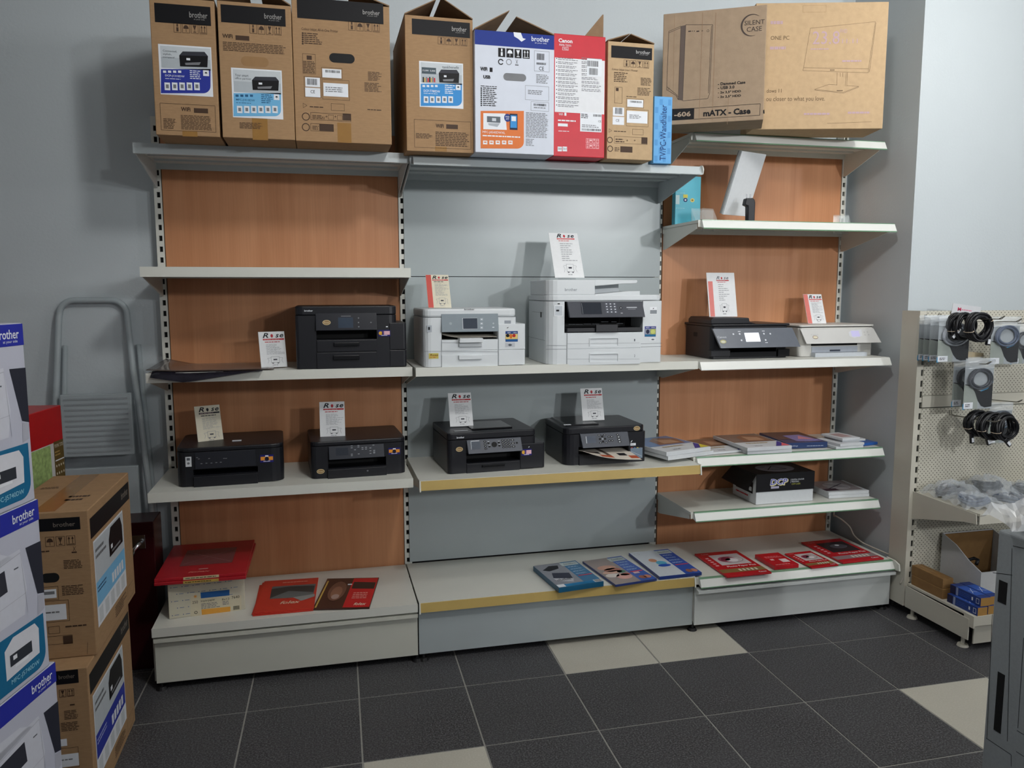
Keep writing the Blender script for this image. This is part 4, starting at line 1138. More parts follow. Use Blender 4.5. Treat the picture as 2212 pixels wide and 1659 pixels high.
# ---- 6: black printer with long keypad panel
t = thing('printer', 'black printer with wide grey keypad panel, on the yellow-edged shelf at left', 'printer', (1.135, -.386, .7647), 3.6, 'display printers on the shelves')
F = Face(t, (0, 0, 0), crop=(920, 840, 8.193))
wL = F.px(1950, 800)[0]; w = F.px(2105, 1200)[0]; zl = F.px(1200, 870)[1]; zt = F.px(1200, 755)[1]
op = F.bx(715, 1100, 1665, 1290)
pbody(t, BLK, wL, .32, zl - .001, op, .018, .02)
lid(t, BLK, wL, .325, zl, zt - zl, .02)
MB().box(.12, .30, .06, .24, zt, zt + .006).build('feeder_cover', BLK2, t, bevel=.003)
a = F.bx(1665, 960, 2105, 1420)
MB().rbox(a[0], w, -.002, .22, 0.001, a[3], .012, (0, 1, 1, 0)).build('ink_cover', BLK, t, bevel=.003)
pan, G = slope_panel(F, 715, 880, 1690, 1110, -.004, -.022, .014, 'control_panel', CHAR, (0, -.004, 0, .004))
G.on('screen').Rp(805, 935, 965, 1070, flat((84, 90, 100), .2), 1); G.Rp(795, 940, 806, 1075, flat((180, 186, 192)), 1); G.Rp(790, 915, 945, 930, flat((190, 194, 200)), 1)
G.on('buttons')
for x, y in ((1042, 930), (1048, 975), (1055, 1018), (1062, 1060)): G.Dp(x, y, 25, 18, BLKM, 1, 10); G.Rp(x - 6, y - 4, x + 6, y + 4, WHT, 2)
G.Dp(1210, 985, 50, 48, BLKM, 1)
for x, y in ((1105, 960), (1125, 1022), (1290, 950), (1300, 1005)): G.Dp(x, y, 22, 17, BLKM, 1, 10); G.Rp(x - 16, y - 26, x + 16, y - 20, WHT, 2)
for i in range(3):
    for j in range(4):
        x = 1352 + i * 54 + j * 8; y = 912 + j * 40 - i * 3
        G.Dp(x, y, 24, 18, BLKM, 1, 10); G.Dp(x, y, 6, 5, WHT, 2, 8)
for x, y in ((1530, 905), (1540, 962), (1550, 1020)): G.Rp(x - 30, y - 16, x + 30, y + 16, BLKM, 1); G.Rp(x - 14, y - 5, x + 14, y + 5, flat((190, 192, 196)), 2)
G.Dp(1610, 955, 18, 18, BLKM, 1); G.done(pan)
tr = pb(F, 720, 1300, 1655, 1500, -.004, .05, 'paper_tray', BLK); pb(F, 985, 1330, 1385, 1370, -.014, -.004, 'tray_handle', BLK2, tr)
F.on('lettering').Tp('brother', 545, 842, 680, 876, WHT, 2, bold=.02); oval_sticker(F, 593, 1070, 62, 42); F.done()
F2 = Face(t, (0, -.002, 0), crop=F.crop); ink_sticker(F2, 1690, 1065, 1872, 1178, False); F2.on('sticker').Q([(1808, 1035), (1825, 1018), (1836, 1020), (1825, 1036)], WHT, 2); F2.done()
MB().box(.04, .1, .05, .065, zt + .0005, zt + .0015).build('sticker', flat((170, 174, 178)), t)

# ---- 7: black tank printer with printed sheet
t = thing('printer', 'black ink-tank printer with colour sheet in its output tray, on yellow-edged shelf', 'printer', (1.655, -.350, .7647), 1.0, 'display printers on the shelves')
F = Face(t, (0, 0, 0), crop=(1170, 830, 8.296))
w = F.px(1865, 1100)[0]; zl = F.px(1200, 870)[1]; zt = F.px(1200, 760)[1]
op = F.bx(660, 1100, 1560, 1235)
pbody(t, BLK, w, .30, zl - .001, op, .04, .014)
lid(t, BLK, w - .003, .305, zl, zt - zl, .03)
MB().prism([(.02, zt - .001), (F.px(1120, 740)[0], zt - .001), (F.px(1110, 720)[0], zt + .006), (.03, zt + .006)], .06, .29, 'y').build('feeder_cover', BLK2, t, bevel=.003)
pan, G = slope_panel(F, 690, 865, 1545, 1105, -.006, -.028, .016, 'control_panel', CHAR, (-.003, -.004, 0, .004))
G.on('screen').Rp(810, 930, 968, 1055, flat((86, 92, 104), .2), 1); G.Rp(795, 935, 808, 1060, flat((190, 196, 202)), 1); G.on('buttons')
for x, y in ((1028, 912), (1130, 908), (1205, 942), (1255, 940), (1358, 902), (1055, 1050), (1155, 1048), (1215, 1012), (1265, 1010)): G.Dp(x, y, 24, 17, BLKM, 1, 10); G.Rp(x - 8, y - 4, x + 8, y + 4, WHT, 2)
for x, y in ((1085, 935), (1045, 982), (1135, 978), (1100, 1028)): G.Dp(x, y, 22, 20, BLKM, 1, 10)
G.Dp(1092, 980, 18, 16, flat((150, 154, 160)), 2, 10)
for x, y in ((1378, 945), (1388, 988), (1398, 1032)): G.Rp(x - 28, y - 16, x + 28, y + 16, BLKM, 1); G.Rp(x - 14, y - 7, x + 14, y + 7, WHT, 2)
G.done(pan)
pb(F, 665, 1245, 1555, 1465, -.006, .05, 'paper_tray', BLK)
oval_sticker(Face(t, (0, 0, 0), crop=F.crop), 0, 0, 1, 1)
oval_sticker(F, 1705, 790, 58, 40)
F.on('sticker').Rp(1590, 1055, 1685, 1098, WHT, 2); F.Bp(1598, 1068, 1678, 1086, 1, GRYI, 3); F.Q([(1592, 1040), (1615, 1005), (1628, 1005), (1605, 1042)], WHT, 2)
F.on('tank_window').Rp(1590, 1140, 1805, 1325, flat((118, 134, 150), .15), 1); F.Lp(1600, 1200, 1800, 1290, .0008, WHT, 2)
for k, c in enumerate(((190, 60, 60), (70, 110, 170), (210, 190, 80), (120, 120, 130))): F.Rp(1600 + k * 52, 1130, 1630 + k * 52, 1142, flat(c), 2)
F.done()
# printed sheet curling out of the tray
n = 10; sh = MB(); vs = []
a0 = F.px(640, 1205); a1 = F.px(1560, 1190)
zo = op[1] + .008
NX = 12
for j in range(n + 1):
    f = j / n
    for i in range(NX + 1):
        g = i / NX
        x = a0[0] + .006 + (a1[0] - a0[0] - .01) * g + .024 * (1 - f)
        curl = .03 * (1 - f) * (1 - g) ** 3 * 0.8
        vs.append((x, -.10 + .16 * f, zo - .012 * (1 - f) ** 2 - .012 * (1 - f) * g + curl))
sh.add(vs, [(j * (NX + 1) + i, j * (NX + 1) + i + 1, (j + 1) * (NX + 1) + i + 1, (j + 1) * (NX + 1) + i) for j in range(n) for i in range(NX)])
sheet = sh.build('printed_sheet', [flat((214, 206, 194)), flat((178, 84, 54)), flat((96, 84, 78)), flat((36, 36, 40))], t)
mi = []
for j in range(n):
    for i in range(NX):
        k = 0
        if j in (1, 2) and i in (3, 4, 5, 10, 11): k = 1
        elif i in (5,) and j > 2: k = 2
        elif i in (1, 2) and j < 6: k = 2 if j > 3 else 0
        elif i in (8, 9) and j in (3, 4): k = 3
        elif i == 3 and j in (4, 5): k = 3
        mi.append(k)
sheet.data.polygons.foreach_set('material_index', mi)
MB().box(F.px(470, 700)[0], F.px(600, 700)[0], .05, .066, zt + .0065, zt + .0075).build('sticker', WHT, t)

# ---- 8: black printer with lit screen (right bay)
t = thing('printer', 'black printer with grey control panel and glowing screen, right wood bay', 'printer', (2.372, -.29, 1.2117), 0, 'display printers on the shelves')
F = Face(t, (0, 0, 0), crop=(1450, 580, 4.8087))
w = F.px(1222, 800)[0]; zt = F.px(800, 575)[1]; zA = F.px(480, 510)[1]
op = F.bx(600, 800, 1090, 905)
pbody(t, BLK, w, .27, zt - .012, op, .02, .03)
lid(t, BLK, w + .004, .285, zt - .011, .011, .01)
MB().prism([(0.0, zt), (.0, zA - .012), (.012, zA), (F.px(560, 510)[0], zA), (F.px(820, 520)[0], zA - .003), (F.px(830, 545)[0], zt + .008), (F.px(900, 560)[0], zt)], .01, .24, 'y').build('document_feeder', BLK, t, bevel=.005)
MB().box(F.px(835, 540)[0], F.px(905, 540)[0], .08, .2, zt, F.px(870, 535)[1]).build('feeder_guide', BLK2, t, bevel=.003)
pan, G = slope_panel(F, 425, 618, 1262, 812, -.012, -.060, .012, 'control_panel', mat('canon_panel', (98, 104, 114), .35, .03, 40), (-.006, -.012, 0.004, .014))
G.on('screen').Rp(768, 668, 918, 760, mat('lit_screen', (238, 240, 250), .3, .0, emit=0.95), 1)
G.on('buttons')
for x, y in ((645, 682), (710, 680), (730, 746), (962, 678), (1028, 678), (980, 743)): G.ring(*G.px(x, y), .0045, .0045, .001, WHT, n=8); G.Dp(x, y, 8, 8, WHT, 1, 8)
for x, y in ((705, 655), (955, 650), (990, 770)): G.Rp(x - 14, y - 3, x + 14, y + 3, WHT, 1)
G.on('lettering').Tp('Canon', 478, 702, 572, 724, flat((190, 194, 200)), 1, bold=.02); G.on('sticker').Dp(540, 760, 32, 20, flat((176, 172, 120)), 1); G.Dp(540, 762, 22, 12, flat((206, 206, 190)), 2); G.done(pan)
pb(F, 400, 850, 600, 912, -.012, .02, 'cassette_front', BLK); pb(F, 1095, 835, 1215, 912, -.012, .02, 'cassette_front', BLK2); pb(F, 605, 862, 1090, 915, -.004, .08, 'output_tray', BLK2)
G = Face(t, (0, .02, 0), (0, -1, 0), (0, 0, 1)); G.on('side_latch').rect(-.16, .095, -.12, .115, BLKM, 1); G.done()

# ---- 9: white compact printer
t = thing('printer', 'compact white printer with tilted front panel and small film-covered display', 'printer', (2.835, -.275, 1.2117), 0, 'display printers on the shelves')
F = Face(t, (0, 0, 0), crop=(1450, 580, 4.8087))
w = F.px(2088, 800)[0]; zt = F.px(1700, 590)[1]
op = F.bx(1452, 765, 1932, 800)
op = (op[0], op[1], op[2], op[3])
WP9 = mat('warm_white_plastic', (214, 213, 208), .45, .01)
pbody(t, WP9, w, .27, F.px(1700, 612)[1], op, .022, .012)
MB().rbox(-.002, w + .002, -.006, .275, zt - .006, zt + .002, .012).build('scanner_lid', WP9, t, bevel=.002)
MB().box(.004, w - .004, .004, .25, F.px(1700, 612)[1], zt - .006).build('lid_gap', BLKM, t)
pan, G = slope_panel(F, 1322, 622, 2100, 770, -.012, -.050, .010, 'control_panel', mat('panel_white9', (206, 206, 204), .4, .01), (0, -.012, .008, .012))
G.on('screen').Rp(1870, 648, 1955, 708, mat('dim_lcd', (190, 186, 222), .2, 0, emit=.25), 1); G.Q([(1842, 660), (1880, 640), (1975, 632), (1985, 700), (1900, 722), (1850, 700)], flat((216, 218, 224), .1), 0)
G.on('buttons')
for x, y in ((2003, 662), (2038, 660), (2012, 690), (2050, 688)): G.ring(*G.px(x, y), .003, .003, .0007, GRYI, n=10)
G.on('sticker').Dp(1496, 715, 28, 18, flat((130, 96, 80)), 1); G.Dp(1496, 715, 24, 14, flat((220, 214, 190)), 2); G.on('lettering').Tp('Canon', 1450, 682, 1525, 694, flat((180, 180, 180)), 1); G.done(pan)
pb(F, 1455, 808, 1930, 868, -.004, .03, 'paper_tray', flat((188, 194, 204), .4)); pb(F, 1640, 842, 1748, 858, -.006, -.004, 'tray_grip', flat((70, 76, 90)))
pb(F, 1450, 868, 1985, 910, -.035, .01, 'output_tray', flat((196, 202, 210), .4))
F.on('slot').Rp(1455, 768, 1930, 800, BLKM, 1); F.done()
# ================================================================== GOODS LYING ON THE SHELVES
def zpt(u, v, z):
    d = CAM_R * ((u - 1106) / FPX) + CAM_U * (-(v - 829.5) / FPX) + CAM_F
    return CAM_LOC + d * ((z - CAM_LOC.z) / d.z)

def pack(name, label, quad, z0, thick, m, cat='paper pack', group=None, edge=None, bevel=.0008):
    """flat rectangular pack lying on a surface at z0; quad = far-left, far-right, near-right, near-left corners of its top as seen"""
    P = [zpt(u, v, z0 + thick) for u, v in quad]
    c = (P[0] + P[1] + P[2] + P[3]) / 4
    U = ((P[1] - P[0]) + (P[2] - P[3])); U.z = 0
    w = U.length / 2; U.normalize(); V = Vector((-U.y, U.x, 0))
    dd = abs(((P[0] - P[3]) + (P[1] - P[2])).dot(V)) / 2
    ang = math.degrees(math.atan2(U.y, U.x))
    org = c - U * (w / 2) - V * (dd / 2)
    t = thing(name, label, cat, (org.x, org.y, z0), ang, group)
    MB().box(0, w, 0, dd, 0, thick).build('cover', m, t, bevel)
    if edge:
        MB().box(-.0004, w - .002, -.0004, dd - .002, .0015, thick - .0015).build('page_edges', edge, t)
    F = Face(t, (0, 0, thick), (1, 0, 0), (0, 1, 0))
    F.w, F.d = w, dd
    return t, F

ZB = .2555; ZM = .2585; ZR = .2545
GL_RED = mat('glossy_red_print', (190, 28, 38), .25, .05, 20)
# ---- base, left bay: copy-paper carton with two red boards on top
t = thing('copy_paper_carton', 'cream carton with blue and orange print under two red boards', 'box', (.030, -.405, ZB), 6.3)
cw, ch = .282, .148
MB().box(0, cw, 0, .30, 0, ch).build('carton_body', mat('cream_carton', (206, 202, 182), .7, .03, 20), t, bevel=.002)
F = Face(t, (0, 0, 0), crop=(300, 1120, 3.5677))
F.on('print')
for i in range(5):
    for j in range(7):
        u = .012 + j * .04 + (i % 2) * .02; v = .012 + i * .028
        if u < cw - .03: F.rect(u + .008, v, u + .024, v + .002, flat((90, 110, 150)), 1); F.disc(u, v + .001, .002, .002, flat((70, 90, 140)), 1, 6)
F.on('label'); F.Q([(400, 600), (790, 590), (790, 720), (400, 760)], flat((212, 204, 178)), 2)
F.Q([(475, 570), (698, 548), (698, 592), (478, 615)], flat((44, 96, 160)), 3); F.Q([(482, 700), (705, 678), (705, 715), (486, 742)], flat((226, 164, 70)), 3)
F.Tp('250', 412, 634, 455, 655, INK, 3); F.Tp('kopierpapier', 478, 620, 588, 642, INK, 3); F.Bp(480, 645, 630, 690, 4, GRYI, 3); F.Tp('8x12', 640, 612, 698, 628, INK, 3); F.Tp('7640', 715, 595, 775, 615, INK, 3); F.Bp(645, 632, 700, 665, 3, GRYI, 3); F.Cp(728, 672, 775, 702, INKB, 3); F.ring(*F.px(440, 724), .006, .006, .002, INKB, 3)
for a in range(0, 180, 45):
    c_ = F.px(435, 600); F.line((c_[0] - .007 * math.cos(R_(a)), c_[1] - .007 * math.sin(R_(a))), (c_[0] + .007 * math.cos(R_(a)), c_[1] + .007 * math.sin(R_(a))), .0015, flat((220, 150, 60)), 3)
F.on('hand_hole'); F.disc(cw * .5, ch - .004, .012, .008, BLKM, 3); F.done()  # black disc paints the dark inside of the hole
REDB = mat('red_board', (176, 34, 44), .35, .05, 18)
for k, (lb, dy) in enumerate((('lower of two red photo boards, with yellow price sticker', 0), ('upper red photo board in film, with pale window print', .006))):
    t = thing('photo_board', lb, 'photo board', (-.012 + k * .0, -.435 + dy, ZB + ch + .0005 + k * .0125), -.8 + k * .8)
    MB().box(0, .335, 0, .42, 0, .012).build('board', REDB, t, bevel=.002)
    F = Face(t, (0, 0, 0)); F.on('sticker'); F.rect(.105, .001, .235, .0115, GOLD if k == 0 else flat((214, 202, 160)), 1); F.bars(.112, .003, .228, .009, 1, INK, 2); F.done()
    if k:
        F = Face(t, (0, 0, .012), (1, 0, 0), (0, 1, 0)); F.on('print'); F.rect(.07, .13, .27, .33, flat((128, 72, 74), .25), 1); F.line((.08, .15), (.26, .3), .003, flat((150, 100, 100)), 2); F.line((.08, .3), (.26, .15), .003, flat((150, 100, 100)), 2)
        F.text('folex', .115, .04, .20, .06, flat((214, 120, 110)), 2, shear=.3, bold=.02); F.rect(.15, .075, .185, .082, flat((214, 180, 170)), 2); F.done()
# red brochures
BR = mat('orange_red_brochure', (202, 60, 46), .3, .04, 20)
for k, q in enumerate((((563, 1263), (684, 1254), (672, 1318), (543, 1331)), ((565, 1258), (687, 1251), (676, 1316), (546, 1327)), ((568, 1254), (689, 1249), (677, 1312), (552, 1325)))):
    t, F = pack('brochure', ['bottom orange-red brochure of the fanned pile of three', 'middle orange-red brochure of the fanned pile of three', 'top orange-red brochure with grey landscape picture'][k], q, ZB + .0035 * k + .0002, .003, BR, 'brochure', 'orange-red brochures on the base shelf')
    if k == 2:
        w, d = F.w, F.d
        F.on('print'); F.polyuv([(w * .2, d * .38), (w * .95, d * .36), (w * .97, d * .78), (w * .18, d * .78)], flat((104, 112, 114), .3), 1); F.polyuv([(w * .2, d * .4), (w * .5, d * .6), (w * .95, d * .5), (w * .95, d * .72), (w * .5, d * .75), (w * .18, d * .7)], flat((58, 64, 64), .3), 2)
        F.polyuv([(w * .6, d * .38), (w * .98, d * .44), (w * .98, d * .36), (w * .76, d * .25)], flat((150, 154, 154), .3), 2)
        F.text('folex', w * .4, d * .19, w * .75, d * .28, flat((226, 196, 170)), 2, shear=.3, bold=.02); F.bars(w * .35, d * .86, w * .85, d * .93, 1, flat((226, 150, 130)), 2); F.done()
t, F = pack('folder', 'glossy folder with lion head picture and red half', ((704, 1250), (818, 1247), (799, 1313), (678, 1315)), ZB + .001, .006, mat('dark_brown_print', (70, 44, 38), .25, .1, 30), 'folder')
w, d = F.w, F.d
F.on('print'); F.rect(w * .52, d * .02, w * .99, d * .98, flat((200, 40, 44), .25), 1); F.polyuv([(w * .55, d * .62), (w * .97, d * .6), (w * .97, d * .82), (w * .55, d * .85)], flat((58, 44, 40), .3), 2); F.disc(w * .3, d * .55, w * .16, d * .32, flat((120, 84, 66)), 2); F.disc(w * .3, d * .5, w * .10, d * .2, flat((150, 108, 86)), 3); F.disc(w * .31, d * .36, w * .07, d * .08, flat((176, 150, 140)), 4); F.rect(w * .03, d * .03, w * .06, d * .9, GOLD, 2)
F.text('folex', w * .7, d * .08, w * .92, d * .16, flat((232, 210, 190)), 3, shear=.3, bold=.02); F.bars(w * .62, d * .28, w * .92, d * .5, 4, flat((226, 150, 140)), 3); F.rect(w * .45, d * .74, w * .53, d * .78, WHT, 5); F.done()

# ---- base, middle bay: three paper packs
def avery(label, quad, side, art, th, bandcol):
    t, F = pack('paper_pack', label, quad, ZM + .0012, th, side, 'paper pack')
    w, d = F.w, F.d
    F.on('print'); F.rect(.001, .001, w * .62, d - .001, art, 1); F.rect(w * .62, .001, w - .001, d - .001, bandcol, 1)
    F.rect(w * .58, d * .82, w * .97, d * .96, flat((190, 204, 206)), 2); F.text('Zweckform', w * .64, d * .86, w * .93, d * .92, flat((40, 60, 80)), 3, shear=.2)
    for k in range(4): F.bars(w * .66, d * (.72 - k * .1), w * .95, d * (.77 - k * .1), 2, flat((170, 200, 230)), 3)
    F.rect(w * .66, d * .34, w * .97, d * .37, flat((196, 60, 80)), 3)
    return t, F, w, d
t, F, w, d = avery('teal-edged paper pack with laptop keyboard picture', ((1151, 1223), (1243, 1210.5), (1304, 1256), (1208, 1270)), mat('teal_pack', (26, 88, 122), .3, .05, 20), flat((132, 136, 146), .25), .022, flat((30, 104, 150), .25))
F.polyuv([(w * .08, d * .75), (w * .3, d * .9), (w * .5, d * .88), (w * .45, d * .75), (w * .2, d * .68)], flat((38, 40, 46)), 2); F.polyuv([(w * .1, d * .35), (w * .2, d * .6), (w * .55, d * .52), (w * .48, d * .25)], flat((54, 58, 74)), 2); F.polyuv([(w * .12, d * .25), (w * .1, d * .38), (w * .5, d * .28), (w * .42, d * .15)], flat((186, 190, 198)), 3)
for k in range(9): F.rect(w * (.13 + k * .035), d * .24, w * (.145 + k * .035), d * (.29 + .02 * (k % 3)), INKB, 4)
F.rect(.001, .001, w - .001, d * .1, flat((40, 120, 170)), 3); F.rect(.002, .002, w * .17, d * .11, WHT, 4); F.rect(w * .82, d * .01, w - .002, d * .11, WHT, 4); F.barcode(w * .84, d * .02, w * .98, d * .1, INKB, 5); F.done()
t, F, w, d = avery('photo paper pack with picture of stacked hands', ((1261.5, 1212.7), (1341, 1200), (1420, 1250.5), (1326, 1263)), mat('blue_pack', (44, 62, 120), .3, .05, 20), flat((150, 138, 134), .25), .010, flat((56, 92, 176), .25))
for (x, y, rx, ry, c_) in ((.3, .62, .22, .09, (196, 148, 128)), (.36, .52, .2, .07, (176, 110, 92)), (.3, .44, .24, .06, (206, 166, 148)), (.5, .42, .1, .05, (60, 120, 96)), (.2, .32, .16, .07, (214, 206, 200)), (.42, .24, .18, .1, (214, 160, 150)), (.5, .3, .12, .04, (190, 80, 70))): F.disc(w * x, d * y, w * rx, d * ry, flat(c_, .25), 2)
F.disc(w * .76, d * .12, w * .08, d * .06, flat((150, 96, 80)), 4); F.disc(w * .88, d * .12, w * .08, d * .06, flat((190, 130, 110)), 4); F.rect(w * .7, d * .27, w * .84, d * .33, flat((220, 190, 196)), 4); F.done()
t, F, w, d = avery('white and blue paper pack with swimmer picture, by the bay joint', ((1356, 1194), (1443, 1186), (1516, 1236), (1427, 1246)), mat('blue_pack2', (38, 60, 128), .3, .05, 20), flat((206, 214, 222), .25), .014, flat((50, 88, 178), .25))
F.disc(w * .3, d * .6, w * .09, d * .07, flat((196, 140, 110)), 2); F.disc(w * .42, d * .48, w * .12, d * .08, flat((90, 170, 200)), 2); F.disc(w * .42, d * .38, w * .15, d * .05, flat((40, 84, 180)), 3); F.ring(w * .13, d * .9, w * .07, d * .04, .002, flat((150, 156, 160)), 2); F.disc(w * .78, d * .1, w * .07, d * .06, flat((150, 96, 80)), 4); F.disc(w * .9, d * .1, w * .07, d * .06, flat((190, 130, 110)), 4); F.done()
# ---- base, right bay: red photo paper packs
def redpack(label, quad, th, dark=False, small=False):
    t, F = pack('photo_paper_pack', label, quad, ZR + .0008, th, GL_RED, 'photo paper', 'red photo paper packs on the right base shelf')
    w, d = F.w, F.d
    F.on('print')
    if not small:
        F.rect(w * .22, d * .42, w * .9, d * .86, flat((52, 40, 44), .25) if dark else flat((206, 198, 200), .25), 1)
        if dark: F.disc(w * .6, d * .66, w * .2, d * .1, flat((88, 84, 92)), 2); F.disc(w * .6, d * .7, w * .05, d * .03, WHT, 3)
        else:
            F.disc(w * .5, d * .64, w * .2, d * .12, flat((150, 70, 90)), 2); F.disc(w * .58, d * .6, w * .14, d * .08, flat((226, 220, 224)), 3); F.disc(w * .48, d * .66, w * .1, d * .07, flat((120, 40, 60)), 3); F.ring(w * .6, d * .62, w * .24, d * .13, .002, flat((70, 50, 60)), 4)
        F.rect(0.001, d * .12, w - .001, d * .26, flat((132, 104, 62)) if not dark else flat((140, 120, 124)), 1)
        F.text('Photo Paper Plus', w * .28, d * .31, w * .93, d * .38, flat((238, 214, 214)), 2, bold=.02)
        for k in range(5): F.rect(w * (.42 + k * .09), d * .15, w * (.47 + k * .09), d * .23, flat((220, 214, 200)), 2); F.rect(w * .07, d * (.4 + k * .08), w * .14, d * (.44 + k * .08), flat((226, 170, 175)), 2)
        F.text('Canon', w * .76, d * .04, w * .93, d * .08, WHT, 2, bold=.02); F.text('Canon', w * .1, d * .9, w * .26, d * .94, flat((220, 140, 145)), 2)
    else:
        F.bars(w * .15, d * .6, w * .9, d * .75, 3, flat((226, 120, 124)), 2); F.rect(w * .55, d * .22, w * .85, d * .48, flat((226, 206, 206)), 2); F.rect(w * .22, d * .42, w * .36, d * .52, flat((226, 190, 190)), 2); F.bars(w * .1, d * .04, w * .9, d * .12, 1, flat((226, 150, 150)), 2)
    F.done()
redpack('large red photo paper pack with pink picture, nearest the grey bay', ((1501, 1195.5), (1590, 1189), (1667, 1235), (1570, 1246)), .008)
redpack('small plain red photo paper pack with white square', ((1633.5, 1196), (1686, 1194), (1720, 1217), (1671, 1225)), .018, small=True)
redpack('medium red photo paper pack with pale picture, third from the grey bay', ((1696, 1195.5), (1750, 1189.5), (1811, 1219.5), (1753, 1226.5)), .006)
redpack('large red photo paper pack with dark picture, at the right end', ((1731, 1171), (1812.5, 1163), (1911, 1205), (1820.5, 1215.5)), .007, dark=True)
# cord
cpts = [(3.262, -.02, .40), (3.225, -.06, .352), (3.215, -.09, .356), (3.235, -.12, .34), (3.258, -.15, .31), (3.262, -.18, .275), (3.258, -.25, .2605), (3.256, -.33, .2605), (3.262, -.42, .2605), (3.268, -.47, .26), (3.262, -.53, .235), (3.262, -.545, .2), (3.255, -.53, .15)]
def smooth_path(p, k=6):
    p = [Vector(x) for x in p]; out = []
    for i in range(len(p) - 1):
        p0, p1, p2, p3 = p[max(i - 1, 0)], p[i], p[i + 1], p[min(i + 2, len(p) - 1)]
        for j in range(k):
            s = j / k
            out.append(.5 * ((2 * p1) + (p2 - p0) * s + (2 * p0 - 5 * p1 + 4 * p2 - p3) * s * s + (3 * p1 - p0 - 3 * p2 + p3) * s ** 3))
    out.append(p[-1]); return out
cord = MB().tube(smooth_path(cpts), .004, 8).build('power_cord', mat('cream_cord', (208, 202, 190), .5), None, smooth=True)
tag(cord, 'cream power cord curling down at the right end of the base shelf', 'cord')

# ---- right bay, second shelf from floor: paper box and stack
t = thing('paper_box', 'white paper box with black printed lid and raised side flap', 'box', (2.602, -.332, .5215), 0)
MB().box(0, .303, 0, .215, 0, .142).build('box_body', flat((210, 214, 218)), t, bevel=.0015)
LIDB = mat('black_lid_print', (24, 24, 28), .35, .05, 20)
mb = MB(); mb.box(-.003, .306, -.003, .218, .1425, .1455); mb.box(-.003, .306, -.003, -.0005, .060, .1425); mb.box(.3035, .306, -.0005, .218, .060, .1425); mb.box(-.003, .306, .2155, .218, .06, .1425)
ld = mb.build('lid', LIDB, t)
MB().add([(-.003, -.003, .1455), (-.003, .218, .1455), (-.062, .218, .085), (-.058, -.02, .078), (-.005, -.003, .1425), (-.005, .218, .1425), (-.063, .218, .082), (-.06, -.02, .075)], [(0, 1, 2, 3), (7, 6, 5, 4), (0, 3, 7, 4), (3, 2, 6, 7), (2, 1, 5, 6), (1, 0, 4, 5)]).build('side_flap', LIDB, t)
F = Face(t, (0, -.003, 0), crop=(1400, 950, 3.6867))
F.on('print'); F.Tp('DCP', 976, 312, 1118, 366, flat((226, 214, 150)), 1, bold=.05, shear=.15); F.Tp('DCP', 970, 308, 1112, 360, flat((226, 228, 240)), 2, bold=.06, shear=.15); F.Tp('DCP', 974, 312, 1108, 356, flat((60, 60, 170)), 3, bold=.0, shear=.15)
F.Rp(978, 370, 1042, 388, flat((180, 176, 200)), 1); F.Lp(1137, 310, 1133, 345, .0008, WHT); F.Tp('DIGITAL COLOUR', 1143, 308, 1242, 320, WHT, 1); F.Tp('PRINTING', 1143, 326, 1200, 338, WHT, 1); F.Tp('COPY LASER', 1143, 344, 1212, 356, flat((190, 190, 90)), 1); F.done()
F = Face(t, (0, 0, .1455), (1, 0, 0), (0, 1, 0)); F.on('print'); F.disc(.155, .1, .095, .075, flat((130, 122, 128)), 1, 28)
for a_, b_ in (((.1, .07), (.2, .07)), ((.2, .07), (.16, .14)), ((.16, .14), (.1, .07)), ((.07, .12), (.12, .13))): F.line(a_, b_, .005, INKB, 2)
F.done()
F = Face(t, (0, .215, 0), (0, -1, 0), (0, 0, 1)); F.on('label'); F.rect(.03, .045, .185, .1, INKB, 1); F.bars(.04, .055, .14, .09, 2, WHT, 2); F.rect(.15, .055, .175, .075, WHT, 2); F.bars(.03, .02, .19, .036, 1, RED, 1); F.done()
for k in range(2):
    t, F = pack('paper_ream', ['lower white paper ream beside the paper box', 'upper paper ream in printed wrapper beside the paper box'][k], ((1750, 1046 - k * 6), (1836, 1043 - k * 6), (1862, 1066 - k * 7), (1778, 1072 - k * 7)), .5215 + k * .0155, .015, flat((212, 216, 220)), 'paper ream')
    if k:
        w, d = F.w, F.d
        F.on('print'); F.rect(.003, d * .1, w * .92, d - .003, flat((166, 156, 158), .2), 1); F.disc(w * .5, d * .5, w * .3, d * .32, flat((196, 190, 194), .2), 2); F.line((w * .2, d * .3), (w * .75, d * .7), .006, flat((60, 50, 70)), 3); F.line((w * .3, d * .75), (w * .7, d * .3), .005, flat((80, 66, 84)), 3); F.rect(.003, d * .12, w * .35, d * .3, flat((70, 50, 60)), 2); F.done()

# ---- right bay, third shelf: photo paper packs in stacks
Z4 = .7795
WP = flat((206, 210, 214))
def catalog(label, quad, z, th, col, accent, grp='white-bordered photo paper packs on the right bay'):
    t, F = pack('photo_pack', label, quad, z, th, WP, 'paper pack', grp)
    w, d = F.w, F.d
    F.on('print'); F.polyuv([(.004, d * .38), (w * .98, d * .38), (w * .98, d - .004), (.004, d - .004)], flat(col, .25), 1)
    F.polyuv([(w * .3, d * .45), (w * .85, d * .42), (w * .95, d * .75), (w * .6, d * .92), (w * .35, d * .75)], flat((130, 92, 70), .25), 2); F.polyuv([(w * .45, d * .5), (w * .8, d * .48), (w * .8, d * .7), (w * .5, d * .8)], flat((176, 140, 112), .25), 3)
    F.polyuv([(w * .66, d * .02), (w * .97, d * .36), (w * .97, d * .02)], flat((70, 62, 140)), 2); F.polyuv([(w * .78, d * .02), (w * .98, d * .24), (w * .98, d * .02)], flat(accent), 3)
    F.bars(w * .2, d * .24, w * .75, d * .34, 1, flat((170, 150, 110)), 2); F.text('2018', w * .24, d * .08, w * .42, d * .13, flat((90, 94, 100)), 2); F.done()
    return t
